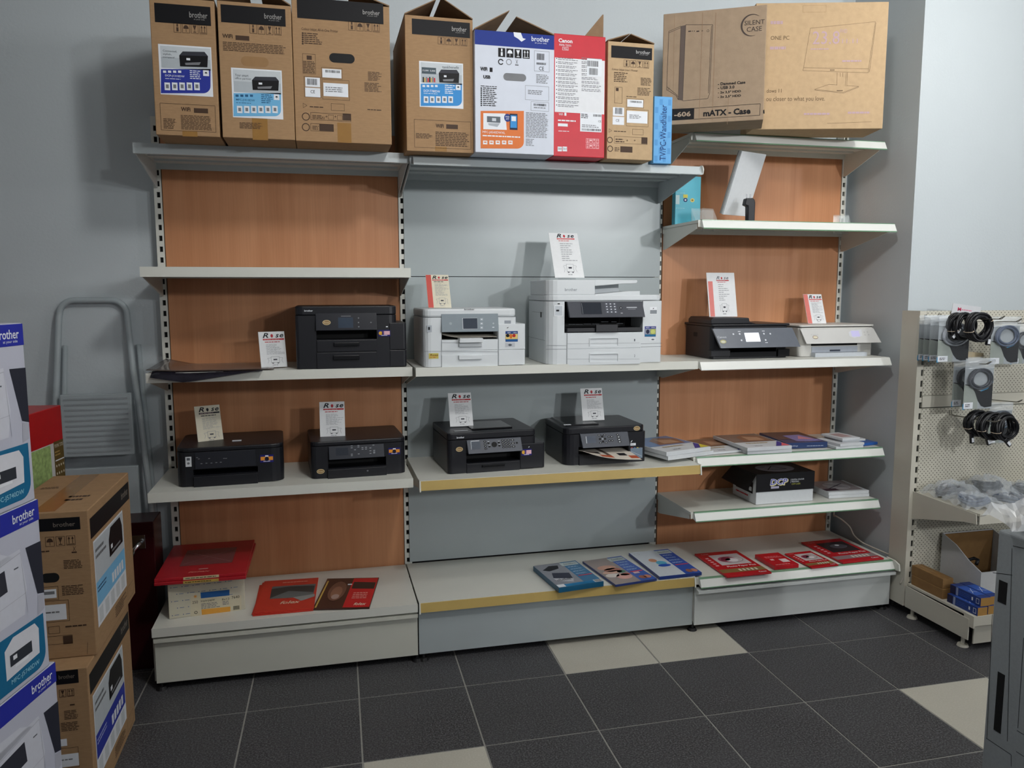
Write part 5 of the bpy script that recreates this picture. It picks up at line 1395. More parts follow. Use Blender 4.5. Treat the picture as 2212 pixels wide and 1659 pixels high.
catalog('lower white photo pack of the pair beside the ink-tank printer', ((1372, 958), (1472, 946), (1513, 977), (1421, 989)), Z4, .018, (96, 124, 170), (206, 190, 60))
catalog('upper white photo pack with gold-flower picture beside the ink-tank printer', ((1366, 949), (1462, 939), (1511, 967), (1420, 980)), Z4 + .0185, .018, (96, 124, 170), (206, 190, 60))
catalog('white photo pack with orange picture and green corner, second from the grey bay', ((1479, 951), (1556, 945), (1611, 971), (1519, 979)), Z4, .010, (120, 96, 70), (90, 170, 90))
catalog('lower pack of the third pile, white with pink corner', ((1548, 945), (1642, 943), (1700, 969), (1610, 976)), Z4, .016, (110, 100, 96), (220, 100, 110))
catalog('upper pack of the third pile, brown horse picture with pink corner', ((1546, 939), (1640, 937.5), (1699.5, 961), (1609, 970)), Z4 + .0165, .016, (112, 100, 94), (220, 100, 110))
t, F = pack('photo_pack', 'dark blue boxed photo pack with pink sky picture', ((1635, 935), (1719, 932.5), (1793, 954), (1704, 957)), Z4, .028, mat('navy_box', (44, 62, 104), .3, .04, 20), 'paper pack')
w, d = F.w, F.d
F.on('print'); F.rect(.002, d * .3, w - .002, d - .002, flat((66, 56, 66), .25), 1); F.polyuv([(w * .35, d * .1), (w * .97, d * .1), (w * .8, d * .7), (w * .35, d * .65)], flat((128, 128, 190), .25), 2); F.polyuv([(w * .5, d * .3), (w * .85, d * .25), (w * .7, d * .6)], flat((206, 140, 160), .25), 3); F.done()
F = Face(t, (0, 0, 0)); F.on('lettering'); F.text('bookbags', .02, .008, .06, .017, flat((190, 200, 220)), 1); F.bars(w * .5, .008, w * .95, .014, 1, flat((170, 180, 200)), 1); F.done()
for k, (lb, q, th) in enumerate((('bottom card of the small white pile at the right', ((1768, 950), (1828, 946), (1848, 963), (1792, 966)), .012), ('second card of the small white pile at the right', ((1762, 946), (1824, 942), (1856, 956), (1816, 960)), .012),
                               ('third card of the small white pile at the right', ((1778, 940), (1838, 937), (1860, 948), (1822, 951)), .009), ('top card of the small white pile at the right', ((1776, 936), (1822, 933), (1846, 945), (1818, 948)), .010))):
    z = Z4 + (0, .0125, .025, .0345)[k]
    t, F = pack('card_pack', lb, q, z, th, WP, 'card pack', 'small white card packs')
    if k == 3: F.on('print'); F.rect(F.w * .2, F.d * .2, F.w * .8, F.d * .8, flat((176, 150, 150)), 1); F.done()
t, F = pack('card_pack', 'small bright blue pack at the right end of the shelf', ((1846, 952), (1878, 949), (1891, 955), (1850, 959)), Z4, .013, mat('bright_blue_pack', (44, 92, 170), .3, .05, 20), 'card pack')

# ---- right bay, upper shelf: turquoise box, display on stand, acrylic holders
t = thing('software_box', 'turquoise packet with small logos standing behind the shelf bracket', 'packet', (2.262, -.11, 1.8315), 0)
MB().box(0, .128, 0, .035, 0, .222).build('packet_body', mat('turquoise_print', (62, 168, 190), .3, .05, 12), t, bevel=.001)
F = Face(t, (0, 0, 0), crop=(1430, 310, 8.848)); F.on('print'); F.Rp(262, 985, 335, 1160, flat((190, 214, 218)), 1); F.Rp(405, 975, 490, 1040, flat((206, 196, 90)), 1); F.Dp(447, 1080, 40, 38, flat((40, 60, 110)), 1); F.Dp(447, 1080, 18, 18, WHT, 2); F.Dp(580, 1085, 40, 38, flat((214, 200, 120)), 1); F.Dp(580, 1085, 20, 18, flat((130, 120, 60)), 2); F.Bp(285, 940, 455, 955, 1, flat((170, 220, 226)), 1); F.Bp(265, 1230, 435, 1245, 1, flat((170, 220, 226)), 1); F.done()
t = thing('display_panel', 'white rear of a small tilted display on a black stand', 'display', (2.46, -.20, 1.872), 0, rot=(R_(20), 0, R_(21)))
MB().box(0, .17, 0, .012, 0, .29).build('housing', flat((214, 218, 222), .35), t, bevel=.002)
MB().box(-.004, .168, .0125, .02, .002, .288).build('screen_frame', flat((140, 140, 138)), t, bevel=.001)
t.rotation_euler = (R_(20), 0, R_(21))
st = MB().prism([(.0, 0), (.034, 0), (.034, .088), (.03, .10), (.02, .108), (-.012, .105), (-.018, .075), (-.002, .07)], -.03, .0, 'y')
Mi = TM(t).inverted() @ Matrix.Translation((2.535, -.265, 1.8325))
st.v = [Mi @ v for v in st.v]; st.build('stand', BLK, t, bevel=.004)
pr_ = MB().box(-.008, -.002, -.022, -.018, .1, .125).box(.010, .016, -.022, -.018, .1, .125).box(-.008, .016, -.022, -.018, .1, .107)
pr_.v = [Mi @ v for v in pr_.v]; pr_.build('metal_clip', CHROME, t)
ft = MB().box(-.06, .06, -.07, .02, -.0022, .0005)
ft.v = [Mi @ v for v in ft.v]; ft.build('foot_plate', mat('grey_green_plate', (176, 186, 178), .3), t)
for (lb, x, y, yaw, w, h, tl) in (('clear empty sign holder, rear of the pair left of the display', 2.345, -.22, 18, .07, .075, 28), ('clear empty sign holder, front of the pair left of the display', 2.372, -.27, 18, .07, .07, 28),
                                  ('clear empty sign holder near right end of upper shelf', 3.085, -.22, -12, .075, .06, 30), ('clear empty sign holder overlapping another at right end', 3.115, -.19, 25, .06, .055, 24)):
    t = thing('sign_holder', lb, 'sign holder', (x, y, 1.8325), 0, 'empty clear sign holders', rot=(R_(-tl), 0, R_(yaw)))
    MB().box(-w / 2, w / 2, 0, .0025, 0, h).build('front_sheet', CLEAR, t)
    MB().prism([(.0026, h * .9), (.005, h * .9), (.045, -.02), (.042, -.022)], -w / 2, w / 2, 'x').build('rear_leg', CLEAR, t)
# ---- left bay middle shelf: glossy sheets drooping over the edge
def droop(label, x0, x1, y0, y1, z, m, curl, seed):
    r = random.Random(seed); n, k = 14, 8; mb = MB(); vs = []
    for j in range(k + 1):
        for i in range(n + 1):
            fx = i / n; fy = j / k
            x = x0 + (x1 - x0) * fx + .03 * (1 - fy) * (fx - .5); y = y0 + (y1 - y0) * fy
            over = max(0, (-.405 - y)); 
            zz = z - over * 1.2 * max(0, 1 - abs(fx - .3) * 1.6) + curl * max(0, (.25 - fx)) * 2 * (0.4 + fy) 
            vs.append((x, y, zz))
    mb.add(vs, [(j * (n + 1) + i, j * (n + 1) + i + 1, (j + 1) * (n + 1) + i + 1, (j + 1) * (n + 1) + i) for j in range(k) for i in range(n)])
    o = mb.build('glossy_sheet', m, None, smooth=True)
    sm = o.modifiers.new('thick', 'SOLIDIFY'); sm.thickness = .0008
    return tag(o, label, 'sheet', 'glossy sheets on the left shelf')
droop('dark glossy sheet drooping over the shelf front at left', .03, .40, -.435, -.12, 1.2205, mat('dark_glossy_sheet', (34, 32, 42), .12, .3, 14), .02, 1)
droop('brownish film sheet lying along the shelf', .01, .44, -.40, -.08, 1.2235, mat('brown_film', (96, 80, 72), .1, .2, 10, alpha=.75), .035, 2)
droop('clear film sheet with raised left corner on top of the others', -.03, .42, -.395, -.1, 1.2265, BAGF, .06, 3)
# ================================================================== LEFT SIDE
# ---- stack of white and blue cartons
WB = mat('white_carton_print', (184, 187, 202), .5, .015, 10)
UB = Vector((.2312, .9729, 0)); NBx = 76.63; LB = .50
TEAL = flat((22, 100, 140)); NAVY = flat((38, 46, 152)); LG = flat((170, 172, 184)); LG2 = flat((200, 203, 214))
far0 = Vector((.02, -1.68, 0))
for k, (z, hh, sh, lb) in enumerate(((0.0, .2955, .03, 'lowest white carton of the tall stack, mostly below the frame'), (.296, .3865, .024, 'third white and blue printer carton from the top of the left stack'),
                                     (.683, .3865, .004, 'second white and blue printer carton from the top of the left stack'), (1.070, .3865, -.004, 'topmost white and blue printer carton of the left stack'))):
    p = far0 + UB * (sh - LB)
    t = thing('printer_carton', lb, 'box', (p.x, p.y, z), NBx, 'white and blue printer cartons stacked at left')
    MB().box(0, LB, 0, .40, 0, hh).build('carton_body', WB, t, bevel=.003)
    F = Face(t, (LB, 0, hh), (1, 0, 0), (0, 0, 1))
    F.on('brand_band').rect(-LB + .002, -.047, -.0005, -.0015, NAVY, 1)
    F.text('brother', -.092, -.032, -.016, -.0125, WHT, 2, bold=.01); F.text('at your side', -.07, -.042, -.022, -.0345, WHT, 2)
    if hh > .3:
        F.on('print')
        F.polyuv([(-.056, -.094), (-.001, -.096), (-.002, -.215), (-.026, -.208)], flat((40, 42, 54)), 1)
        F.polyuv([(-.3, -.07), (-.14, -.08), (-.1, -.1), (-.3, -.12)], LG2, 1); F.polyuv([(-.3, -.1), (-.075, -.09), (-.062, -.18), (-.075, -.235), (-.3, -.24)], LG2, 1)
        F.line((-.3, -.125), (-.075, -.098), .0015, LG, 2); F.line((-.075, -.098), (-.064, -.235), .001, LG, 2); F.line((-.3, -.205), (-.066, -.19), .001, LG, 2); F.polyuv([(-.3, -.13), (-.13, -.118), (-.125, -.165), (-.3, -.18)], flat((46, 48, 58)), 2); F.rect(-.1, -.125, -.085, -.128, flat((90, 94, 104)), 2)
        F.polyuv([(-.026, -.212), (-.004, -.216), (-.006, -.25), (-.03, -.255)], LG, 1)
        F.on('label')
        pts = [(-.30, -.258), (-.012, -.258)] + [(-.047 + .035 * math.cos(R_(a)), -.34 - .035 * math.sin(R_(a))) for a in range(0, 91, 15)] + [(-.30, -.375)]
        F.polyuv(pts, TEAL, 1)
        F.polyuv([(-.15, -.285), (-.12, -.266), (-.045, -.268), (-.032, -.285), (-.035, -.34), (-.15, -.348)], flat((210, 212, 220)), 2); F.rect(-.135, -.3, -.06, -.325, flat((46, 50, 58)), 3); F.rect(-.125, -.305, -.112, -.314, WHT, 4); F.rect(-.12, -.326, -.075, -.332, WHT, 4)
        F.text('MFC-J5740DW', -.135, -.366, -.038, -.353, flat((160, 210, 226)), 2)
    F.done()
# ---- two brown cartons
def brown_pair(label, x, y, z, h, lab, front, crop):
    w, d = .24, .50
    t = thing('printer_carton', label, 'box', (x - w, y, z), 0, 'brown printer cartons on the floor')
    MB().box(0, w, 0, d, 0, h).build('carton_body', CARD, t, bevel=.003)
    F = Face(t, (0, 0, 0), crop=crop); front(F); F.done()
    G = Face(t, (w, 0, 0), (0, 1, 0), (0, 0, 1), crop)
    return t, G, d, h
C5 = (0, 1050, 2.724)
def fr1(F):
    brother_band(F, 215, 188, 472, 262, 312, 212, 442, 238, INKB, flat((120, 112, 104)), False)
    F.on('print'); icons(F, 262, 295, 448, 352, BROWNI, n=3); F.Bp(375, 430, 490, 485, 6, BROWNI); F.Bp(365, 580, 495, 640, 6, BROWNI); F.Bp(240, 375, 300, 392, 1, BROWNI); F.Rp(422, 385, 452, 393, BROWNI); F.Lp(430, 355, 445, 382, .001, BROWNI); F.Lp(445, 355, 430, 382, .001, BROWNI)
    hand_hole(F, 295, 540, 55, 28); F.on('print'); F.Fp(240, 592, 345, 672, .001, BROWNI); F.Fp(225, 675, 408, 800, .001, BROWNI); F.on('label'); F.Rp(245, 608, 333, 660, WHT, 2); F.Rp(255, 620, 322, 638, GRYI, 3); F.on('label', 1); F.Rp(228, 698, 392, 790, WHT, 2); F.Bp(270, 732, 355, 752, 1, GRYI, 3)
    F.on('print'); F.Bp(385, 812, 510, 830, 1, BROWNI); F.Fp(285, 825, 352, 868, .001, BROWNI); F.Fp(270, 880, 428, 930, .001, BROWNI); F.Rp(372, 880, 428, 928, BROWNI); F.Lp(516, 920, 514, 990, .0008, BROWNI)
t, G, d, h = brown_pair('upper brown printer carton with pale blue label, on the floor stack', -.04, -1.10, .4435, .4445, 0, fr1, C5)
def side_label(G, d, h, col, ink):
    G.on('brand_band').rect(.012, h - .092, d - .012, h - .03, INKB, 1); G.text('brother', d - .12, h - .07, d - .03, h - .045, flat((120, 112, 104)), 2, bold=.02)
    G.on('label').rect(.03, .072, d - .115, h - .105, WHT, 1); W = d - .145; x0 = .03
    G.rect(x0 + .006, h * .46, x0 + W - .006, h - .111, flat((188, 196, 202)), 2)
    G.rect(x0 + .006, h * .30, x0 + W - .006, h * .47, col, 3)
    G.polyuv([(x0 + W * .47, h * .53), (x0 + W * .47, h * .66), (x0 + W * .54, h * .735), (x0 + W * .88, h * .735), (x0 + W * .94, h * .66), (x0 + W * .94, h * .53)], INKB, 4); G.rect(x0 + W * .52, h * .58, x0 + W * .58, h * .61, WHT, 5); G.rect(x0 + W * .55, h * .55, x0 + W * .85, h * .565, GRYI, 5)
    G.bars(x0 + .015, h * .62, x0 + W * .4, h * .71, 2, GRYI, 4)
    G.bars(x0 + .015, h * .39, x0 + W * .4, h * .44, 2, ink, 4)
    for k in range(5): G.rect(x0 + W * (.5 + k * .085), h * .33, x0 + W * (.56 + k * .085), h * .40, WHT, 4)
    for k in range(5): G.rect(x0 + W * (.05 + k * .19), h * .18, x0 + W * (.17 + k * .19), h * .28, flat((200, 206, 210)), 2)
    G.on('print'); G.bars(d * .45, .02, d * .75, .06, 5, BROWNI, 1); G.frame(d * .78, .015, d * .95, .06, .001, BROWNI, 1)
side_label(G, d, h, flat((120, 184, 224)), flat((40, 80, 120))); G.done()
def tape_top(t, w, d, h):
    G = Face(t, (0, 0, h), (1, 0, 0), (0, 1, 0)); G.on('tape').rect(w * .5 - .03, .01, w * .5 + .03, d - .01, TAPE, 1); G.on('print').bars(.02, .3, .09, .33, 2, BROWNI, 1); G.bars(.14, .12, .2, .2, 2, BROWNI, 1); G.line((0, d * .5), (.24, d * .5), .001, BROWNI, 2); G.done()
tape_top(t, .24, d, h)
def fr2(F):
    brother_band(F, 300, 1085, 462, 1165, 345, 1108, 440, 1132, INKB, flat((110, 102, 94)), False)
    F.on('print'); icons(F, 345, 1195, 440, 1240, BROWNI, n=2); F.Rp(412, 1282, 440, 1290, BROWNI); F.Bp(378, 1315, 472, 1370, 6, BROWNI); F.Bp(360, 1385, 470, 1440, 6, BROWNI); F.Fp(330, 1540, 465, 1659, .001, BROWNI)
    F.on('label'); F.Rp(345, 1488, 395, 1530, WHT, 2); F.on('label', 1); F.Rp(345, 1575, 465, 1650, WHT, 2); F.Bp(360, 1600, 440, 1615, 1, GRYI, 3)
t, G, d, h = brown_pair('lower brown printer carton with dark blue label, on the floor stack', -.048, -1.175, .0005, .4425, 0, fr2, C5)
side_label(G, d, h, flat((48, 60, 160)), flat((170, 180, 220))); G.done()
# ---- red carton on a plain carton, behind
RU = Vector((.14, .99, 0)); rang = math.degrees(math.atan2(RU.y, RU.x)); LR = .40
p = Vector((-.30, -.40, 0)) - RU * LR
t = thing('carton', 'plain brown carton standing behind the two floor cartons', 'box', (p.x, p.y, 0.0005), rang)
MB().box(0, LR, 0, .26, 0, .689).build('carton_body', CARD, t, bevel=.003)
F = Face(t, (0, 0, 0)); F.on('tape').rect(.18, .3, .24, .68, TAPE, 1); F.done()
t = thing('printer_carton', 'red topped printer carton with green and gold picture panels, behind the brown cartons', 'box', (p.x, p.y, .690), rang)
MB().box(0, LR, 0, .26, 0, .42).build('carton_body', mat('red_carton2', (178, 22, 28), .35, .05, 20), t, bevel=.003)
F = Face(t, (LR, 0, .42), (1, 0, 0), (0, 0, 1), (0, 680, 4.1475))
F.on('print'); F.rect(-LR + .002, -.419, -.002, -.128, flat((196, 196, 196)), 1)
F.rect(-LR + .004, -.418, -.10, -.131, mat('leaf_print', (150, 176, 110), .5, .35, 60), 2); F.rect(-.076, -.418, -.003, -.125, flat((96, 78, 40)), 2)
F.text('PIXMA TS705', -.07, -.148, -.006, -.135, flat((206, 200, 180)), 3); F.bars(-.07, -.18, -.02, -.158, 2, flat((170, 140, 80)), 3); F.rect(-.07, -.197, -.004, -.193, WHT, 3)
for i in range(4):
    for j in range(2): F.disc(-.064 + i * .017, -.215 - j * .028, .004, .005, flat((206, 200, 180)), 3, 8)
F.done()
# ---- dark red cabinet
t = thing('metal_cabinet', 'low dark red metal cabinet with chrome handle, beside the shelving foot', 'cabinet', (-.42, -.27, 0.0005), 0)
MB().box(0, .385, 0, .15, 0, .612).build('cabinet_body', mat('dark_red_enamel', (50, 9, 14), .3, .06, 8), t, bevel=.003)
MB().box(.30, .352, -.004, -.0005, .505, .56).build('handle_plate', CHROME, t, bevel=.001)
MB().tube([(.338, -.004, .535), (.335, -.03, .532), (.318, -.04, .515), (.308, -.042, .49)], .008, 8).build('handle', CHROME, t, smooth=True)
# ---- step ladder leaning at the wall
LAD = mat('grey_white_paint', (168, 178, 182), .4, .03, 10)
t = thing('step_ladder', 'folded pale grey step ladder leaning against the back wall', 'ladder', (-.27, -.02, 0))
def arc(cx, cz, r, a0, a1, y, n=6): return [(cx + r * math.cos(R_(a0 + (a1 - a0) * i / n)), y, cz + r * math.sin(R_(a0 + (a1 - a0) * i / n))) for i in range(n + 1)]
yt, yb = .055, -.045
path = [(-.245, yb, .012), (-.165, .01, 1.06), (-.142, yt - .005, 1.42)] + arc(-.082, 1.43, .058, 180, 90, yt) + arc(.058, 1.43, .058, 90, 0, yt) + [(.132, .03, 1.2), (.15, .01, 1.06), (.178, -.01, .66), (.215, yb, .012)]
MB().tube(path, .0125, 10).build('front_frame', LAD, t, smooth=True)
for sgn, x0, x1 in ((-1, -.225, -.13), (1, .205, .152)):
    MB().tube([(x0, .055, .012), (x1, .064, 1.30)], .010, 8).build('rear_leg', LAD, t, smooth=True)
for z0, z1, hw, yy in ((.845, 1.105, .137, -.03), (.47, .80, .150, -.045)):
    tr = MB().box(-hw, hw - .005, yy, yy + .022, z0, z1).build('tread', LAD, t, bevel=.004)
    nr = 11 if z0 > .8 else 0
    for k in range(nr):
        zz = z0 + .02 + (z1 - z0 - .04) * k / (nr - 1)
        MB().box(-hw + .015, hw - .02, yy - .0025, yy, zz - .0035, zz + .0035).build('rib', mat('rib_grey', (150, 158, 162), .6), tr)
for x, y in ((-.245, yb), (.215, yb), (-.225, .055), (.205, .055)):
    MB().cyl((x, y, 0.0), .014, .03, n=10).build('rubber_foot', BLK, t)
# ================================================================== RIGHT SIDE
def peg_mat():
    m = bpy.data.materials.new('perforated_cream_panel'); m.use_nodes = True
    nt = m.node_tree; b = nt.nodes['Principled BSDF']; b.inputs['Roughness'].default_value = .45
    tc = nt.nodes.new('ShaderNodeTexCoord'); sp = nt.nodes.new('ShaderNodeSeparateXYZ'); nt.links.new(tc.outputs['Object'], sp.inputs[0])
    def mth(op, a, b_=None):
        n = nt.nodes.new('ShaderNodeMath'); n.operation = op
        for i, v in enumerate((a, b_)):
            if v is None: continue
            if isinstance(v, (int, float)): n.inputs[i].default_value = v
            else: nt.links.new(v, n.inputs[i])
        return n.outputs[0]
    def holes(ox, oz):
        fx = mth('SUBTRACT', mth('FRACT', mth('ADD', mth('DIVIDE', sp.outputs[0], .0200), ox)), .5)
        fz = mth('SUBTRACT', mth('FRACT', mth('ADD', mth('DIVIDE', sp.outputs[2], .0200), oz)), .5)
        return mth('LESS_THAN', mth('ADD', mth('MULTIPLY', fx, fx), mth('MULTIPLY', fz, fz)), .0135)
    h = mth('MAXIMUM', holes(0, 0), holes(.5, .5))
    mx = nt.nodes.new('ShaderNodeMix'); mx.data_type = 'RGBA'
    nt.links.new(h, mx.inputs[0]); mx.inputs[6].default_value = L3((203, 200, 186)); mx.inputs[7].default_value = L3((60, 54, 44))
    nt.links.new(mx.outputs[2], b.inputs['Base Color'])
    bp = nt.nodes.new('ShaderNodeBump'); bp.invert = True; bp.inputs['Strength'].default_value = .6; bp.inputs['Distance'].default_value = .002
    nt.links.new(h, bp.inputs['Height']); nt.links.new(bp.outputs[0], b.inputs['Normal'])
    return m
PEG = peg_mat(); PCRM = mat('peg_cream', (203, 200, 187), .45, .02, 8)
tP = thing('pegboard_unit', 'cream perforated shelving unit with hooks and cables at the right', 'shelving', (3.262, -.95, 0))
XL = 3.262; Y0 = -.95
mb = MB()
# coordinates relative to the thing
mb.box(-.004, .020, .402, .51, .05, 1.43)
zz = 1.40; prev = 1.43
while zz > .1:
    mb.box(.020, .032, .398, .402, zz + .014, prev); prev = zz - .014; zz -= .05
mb.box(.020, .032, .398, .402, .05, prev)
mb.box(-.004, .020, .398, .402, .05, 1.43)
mb.box(.020, .034, .41, .51, .05, 1.43, 1)
mb.build('upright', [PCRM, SLOTSHADE], tP)
MB().box(.035, 1.0, .40, .408, 1.045, 1.43).build('perforated_panel', PEG, tP)
MB().box(.035, 1.0, .397, .408, .99, 1.043).build('rail', PCRM, tP)
MB().box(.035, 1.0, .40, .408, .60, .985).build('perforated_panel', PEG, tP)
MB().box(.035, 1.0, .40, .408, .16, .598).build('perforated_panel', PEG, tP)
sh = MB().box(.036, 1.0, .04, .399, .580, .59).box(.036, 1.0, .036, .04, .545, .592).build('shelf', PCRM, tP)
MB().prism([(.399, .60), (.035, .592), (.03, .55), (.1, .542), (.399, .47)], .014, .018, 'x').build('bracket', PCRM, sh)
bs = MB().box(.012, 1.0, .004, .399, .148, .158).box(.012, 1.0, 0, .004, .118, .160).box(.002, .011, -.003, .05, .11, .162).build('base_shelf', PCRM, tP)
MB().prism([(0.02, .05), (.39, .05), (.39, .15), (.02, .142)], -.001, .004, 'x').build('side_plate', PCRM, tP)
MB().box(.03, 1.0, .02, .026, .03, .117).build('plinth', PCRM, tP)
for y in (.07, .37):
    MB().cyl((.026, y, 0), .024, .01, n=16, r2=.02).cyl((.026, y, .01), .008, .04, n=8).build('foot', PCRM, tP)
# hooks
def hook(x, z, L, sag=.0):
    y = .40
    hk = MB()
    for dx in (-.006, .006):
        hk.tube([(x + dx, y - .004, z + .018), (x + dx, y - .006, z), (x + dx, y - .02, z - .004), (x + dx, y - L, z + .004 - sag), (x + dx * .5, y - L - .02, z + .016 - sag)], .002, 6)
    hk.tube([(x - .003, y - L - .02, z + .016 - sag), (x, y - L - .024, z + .018 - sag), (x + .003, y - L - .02, z + .016 - sag)], .002, 6)
    hk.build('hook', mat('hook_steel', (150, 148, 140), .3, metal=.8), tP, smooth=True)
hook(.10, 1.40, .33); hook(.26, 1.385, .26); hook(.38, 1.375, .2); hook(.18, 1.20, .2); hook(.19, .955, .26); hook(.40, 1.02, .16)

CBL = mat('black_cable', (22, 23, 27), .35, .1, 60)
def coil(label, c, r, turns, width, plugs, seed, col=CBL, tie=True, cat='cable', grp='coiled black cables'):
    rr = random.Random(seed)
    t = thing('coiled_cable', label, cat, c, 0, grp)
    path = []; N = 26
    for k in range(turns * N + 1):
        a = 2 * math.pi * k / N; f = k / (turns * N)
        rad = r * (.86 + .15 * math.sin(k * .083 + seed)) + .002 * math.sin(3 * a + seed)
        path.append((rad * math.cos(a), -width / 2 + width * (.5 + .5 * math.sin(k * .061 + seed * 2)) + .004 * math.sin(a * 2 + k * .05), rad * 1.05 * math.sin(a)))
    MB().tube(path, .0056, 7).build('cable', col, t, smooth=True)
    for (x, y, z, rot) in plugs:
        m = Matrix.Translation((x, y, z)) @ Matrix.Rotation(R_(rot), 4, 'Y')
        b = MB().box(-.008, .008, -.006, .006, -.022, .022); b.v = [m @ v for v in b.v]; pl = b.build('plug', CBL, t, bevel=.002)
        b = MB().box(-.006, .006, -.0075, -.0062, -.016, .004); b.v = [m @ v for v in b.v]; b.build('plug_label', WHT, pl)
    if tie:
        for a in (30, 200):
            x, z = r * .93 * math.cos(R_(a)), r * .96 * math.sin(R_(a))
            tt = [(x + .011 * math.cos(R_(b_)) * math.cos(R_(a)), (width / 2 + .008) * math.sin(R_(b_)), z + .011 * math.cos(R_(b_)) * math.sin(R_(a))) for b_ in range(0, 360, 30)]
            MB().tube(tt, .0014, 5, closed=True).build('wire_tie', flat((206, 190, 170)), t, smooth=True)
    return t
coil('front black cable coil at the top of the pegboard', (3.338, -.80, 1.368), .056, 9, .035, [(.042, -.01, -.055, 5)], 1)
coil('rear black cable coil with white plug labels at the top of the pegboard', (3.322, -.725, 1.368), .054, 9, .05, [(-.035, -.02, -.012, 25), (-.045, -.01, -.035, 40)], 2)
coil('front coil of the lower cable bunch on the long hook', (3.512, -.80, .930), .055, 9, .035, [(.0, -.015, -.062, -45)], 3)
coil('middle coil of the lower cable bunch on the long hook', (3.488, -.745, .930), .056, 9, .035, [(-.02, -.012, -.062, -20), (.01, -.01, .045, 70)], 4)
coil('rear coil of the lower cable bunch on the long hook', (3.468, -.69, .932), .054, 9, .03, [(-.03, -.01, -.065, -8), (-.03, -.012, .035, 60)], 5)
# cables in bags with printed cards
def film(parent, x0, x1, z0, z1, y, amp, seed, name='plastic_bag', m=BAGF):
    n, k = 10, 12; vs = []; r = random.Random(seed); ph = [r.random() * 6 for _ in range(6)]
    for j in range(k + 1):
        for i in range(n + 1):
            fx = i / n; fz = j / k
            yy = y + amp * (math.sin(fx * 7 + ph[0]) * math.sin(fz * 9 + ph[1]) + .6 * math.sin(fx * 17 + fz * 11 + ph[2]) + .4 * math.sin(fz * 23 - fx * 9 + ph[3])) * .5 - amp * 2.2 * math.sin(math.pi * fx) * (1 - fz) ** .5
            vs.append((x0 + (x1 - x0) * fx, yy, z0 + (z1 - z0) * fz))
    return MB().add(vs, [(j * (n + 1) + i, j * (n + 1) + i + 1, (j + 1) * (n + 1) + i + 1, (j + 1) * (n + 1) + i) for j in range(k) for i in range(n)]).build(name, m, parent, smooth=True)
def bagged(label, x0, y, z1, w, h, seed, grp='bagged cables on pegboard hooks', cable=True, ring_col=(70, 74, 84)):
    t = thing('bagged_cable', label, 'cable', (x0, y, z1 - h), 0, grp)
    film(t, 0, w, 0, h, -.020, .005, seed)
    film(t, .001, w - .001, 0, h, .012, .004, seed + 50)
    F = Face(t, (0, -.002, 0)); F.on('card_insert')
    F.rect(.002, .002, w - .002, h * .86, flat((160, 167, 172)), 0)
    F.rect(.002, .002, w * .5, h * .52, flat((152, 160, 154)), 1)
    F.polyuv([(w * .04, h * .525), (w * .3, h * .505), (w * .45, h * .405), (w * .6, h * .37), (w * .8, h * .42), (w * .985, h * .56), (w * .985, h * .05), (w * .75, h * .035), (w * .62, h * .07), (w * .5, h * .18), (w * .4, h * .34), (w * .28, h * .47), (w * .04, h * .515)], INKB, 2)
    for a_, b_ in (((.58, .375), (.8, .425)), ((.8, .425), (.985, .565))): F.line((w * a_[0], h * a_[1]), (w * b_[0], h * b_[1]), h * .02, flat((60, 150, 200)), 3)
    F.rect(w * .03, h * .02, w * .34, h * .15, WHT, 3); F.bars(w * .08, h * .05, w * .26, h * .12, 2, INK, 4)
    F.rect(.0, .0, w * .06, h * .12, flat((70, 140, 180)), 2)
    F.done()
    film(t, .0, w, h * .84, h + .012, -.004, .003, seed + 90, 'bag_top', mat('hazy_film', (222, 230, 236), .2, 0, alpha=.42, spec=.8))
    if cable:
        path = []
        for k in range(6 * 22 + 1):
            a = 2 * math.pi * k / 22; r_ = w * (.35 + .06 * math.sin(k * .13))
            path.append((w * .52 + r_ * math.cos(a), -.010 + .004 * math.sin(k * .31), h * .60 + r_ * .85 * math.sin(a) * (1 if math.sin(a) > 0 else .7)))
        MB().tube(path, .004, 6).build('cable', mat('grey_cable_%d' % ring_col[0], ring_col, .4), t, smooth=True)
    return t
for k, (yy, lb) in enumerate(((-.575, 'rearmost bagged cable of the leftmost hook'), (-.605, 'third bagged cable from the front of the leftmost hook'), (-.64, 'second bagged cable from the front of the leftmost hook'), (-.69, 'front bagged cable with black wave card, leftmost hook'))):
    bagged(lb, 3.234 + .0 * k, yy, 1.40, .165, .19, 20 + k, cable=(k == 3), ring_col=(150, 156, 164))
bagged('bagged cable behind the grey-ring one, below the black coils', 3.357, -.655, 1.215, .15, .21, 31, ring_col=(44, 46, 52))
bagged('bagged grey cable ring with blue-edged card, below the black coils', 3.366, -.71, 1.215, .155, .215, 32, ring_col=(60, 64, 72))
bagged('bagged blue-grey cable at the right of the pegboard', 3.50, -.70, 1.395, .155, .2, 33, ring_col=(84, 96, 118))
bagged('bagged parts at the right edge behind the lower cable bunch', 3.60, -.62, 1.00, .13, .18, 34, ring_col=(70, 78, 90))
bagged('bagged cable at the far right of the pegboard top row', 3.655, -.66, 1.36, .13, .17, 35, ring_col=(40, 42, 48))
